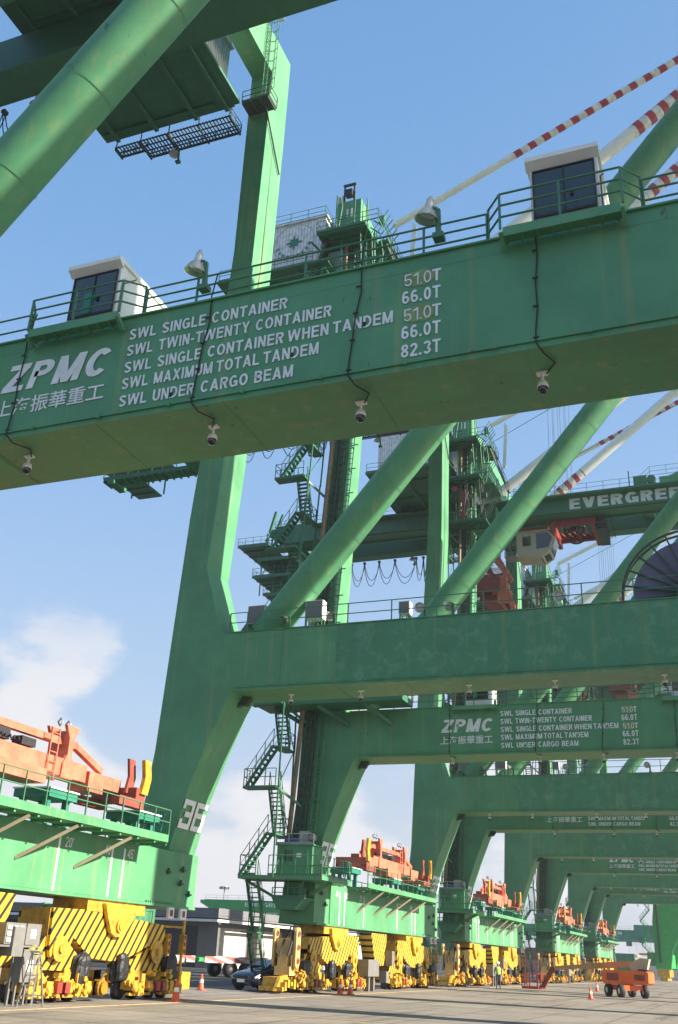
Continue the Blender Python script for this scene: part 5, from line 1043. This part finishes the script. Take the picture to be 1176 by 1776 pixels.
m = MB().box(-8.0, -6.7, -.9, .9, .22, .3)
railing(m, [(-8, -.9, .3), (-6.7, -.9, .3), (-6.7, .9, .3), (-8, .9, .3), (-8, -.9, .3)], h=1.0, step=.7, r=.03); m.box(-7.0, -6.7, -.3, .3, .9, 1.3); m.build('basket', 'red', r)

r.scale = (.88, .88, .88)
# ------------------------------------------------------------------ worker
def person(x, y, rz, label, vest):
    r = empty('person', (x, y, 0), rz, label=label, cat='person')
    def skin(name, pts, edges, m):
        me = D.meshes.new(name); me.from_pydata([p[:3] for p in pts], edges, []); o = D.objects.new(name, me); COL.objects.link(o); o.parent = r; me.materials.append(M[m] if isinstance(m, str) else m)
        mo = o.modifiers.new('skin', 'SKIN')
        for i, p in enumerate(pts): me.skin_vertices[0].data[i].radius = (p[3], p[4] if len(p) > 4 else p[3])
        me.skin_vertices[0].data[0].use_root = True; s_ = o.modifiers.new('sub', 'SUBSURF'); s_.levels = 1; s_.render_levels = 1; mo.use_smooth_shade = True; return o
    J = [(0, 0, .95, .14, .1), (0, 0, 1.15, .13, .1), (0, 0, 1.38, .17, .11), (0, 0, 1.5, .06), (0, 0.0, 1.58, .07), (0, 0, 1.68, .085, .1), (0, 0, 1.74, .07),
         (-.1, 0, .9, .085), (-.12, -.02, .5, .06), (-.13, .02, .08, .045), (-.13, -.12, .04, .04), (.1, 0, .9, .085), (.12, .04, .5, .06), (.14, .1, .08, .045), (.14, -.03, .04, .04),
         (-.2, 0, 1.42, .055), (-.27, -.02, 1.15, .042), (-.24, -.16, .94, .034), (-.23, -.22, .88, .03), (.2, 0, 1.42, .055), (.27, .0, 1.15, .042), (.26, -.14, .93, .034), (.25, -.2, .87, .03)]
    E_ = [(0, 1), (1, 2), (2, 3), (3, 4), (4, 5), (5, 6), (0, 7), (7, 8), (8, 9), (9, 10), (0, 11), (11, 12), (12, 13), (13, 14), (2, 15), (15, 16), (16, 17), (17, 18), (2, 19), (19, 20), (20, 21), (21, 22)]
    if 'skin_vertices' in dir(bpy.types.Mesh) or True:
        me_ok = True
    body = D.meshes.new('body'); body.from_pydata([p[:3] for p in J], E_, []); o = D.objects.new('body', body); COL.objects.link(o); o.parent = r
    mo = o.modifiers.new('skin', 'SKIN'); body.update()
    if not body.skin_vertices: pass
    else:
        for i, p in enumerate(J): body.skin_vertices[0].data[i].radius = (p[3], p[4] if len(p) > 4 else p[3])
        body.skin_vertices[0].data[0].use_root = True
    s_ = o.modifiers.new('sub', 'SUBSURF'); s_.levels = 1; s_.render_levels = 2; body.materials.append(M['clothes']); mo.use_smooth_shade = True
    MB().lathe((0, 0, 0), [(.165, 1.0), (.185, 1.2), (.2, 1.4), (.12, 1.49), (.08, 1.5)], n=14).moved(lambda v: Vector((v.x, v.y * .72, v.z))).build('vest', vest, r)
    MB().lathe((0, 0, 1.7), [(.15, .0), (.12, .03), (.11, .09), (.05, .14), (0, .145)]).build('helmet', 'white', r)
    MB().lathe((0, -.03, 1.62), [(0, -.1), (.06, -.08), (.082, 0), (.08, .07)]).box(-.012, .012, -.135, -.1, 1.59, 1.64).build('face', M['skin'], r)
    return r
M['clothes'] = mat('work_clothes', (.05, .06, .09), .8, var=.2); M['skin'] = mat('skin', (.45, .26, .18), .5, var=.05); M['hivis'] = mat('hi_vis_vest', (.45, .7, .12), .6, var=.1)
person(-17.3, 76.5, R(20), 'worker in a yellow green vest standing at the bogies of the third crane', M['hivis'])

# ------------------------------------------------------------------ haze
hz = MB().box(-700, 700, -60, 1600, -4.5, 120).build('haze', 'green'); hz['kind'] = 'stuff'
hm = D.materials.new('haze'); hm.use_nodes = True; hn = hm.node_tree; hn.nodes.clear()
ho_ = hn.nodes.new('ShaderNodeOutputMaterial'); hv = hn.nodes.new('ShaderNodeVolumePrincipled'); hv.inputs['Color'].default_value = (.86, .92, 1, 1); hv.inputs['Density'].default_value = .0003; hv.inputs['Anisotropy'].default_value = .3
hn.links.new(hv.outputs[0], ho_.inputs['Volume']); hz.data.materials[0] = hm
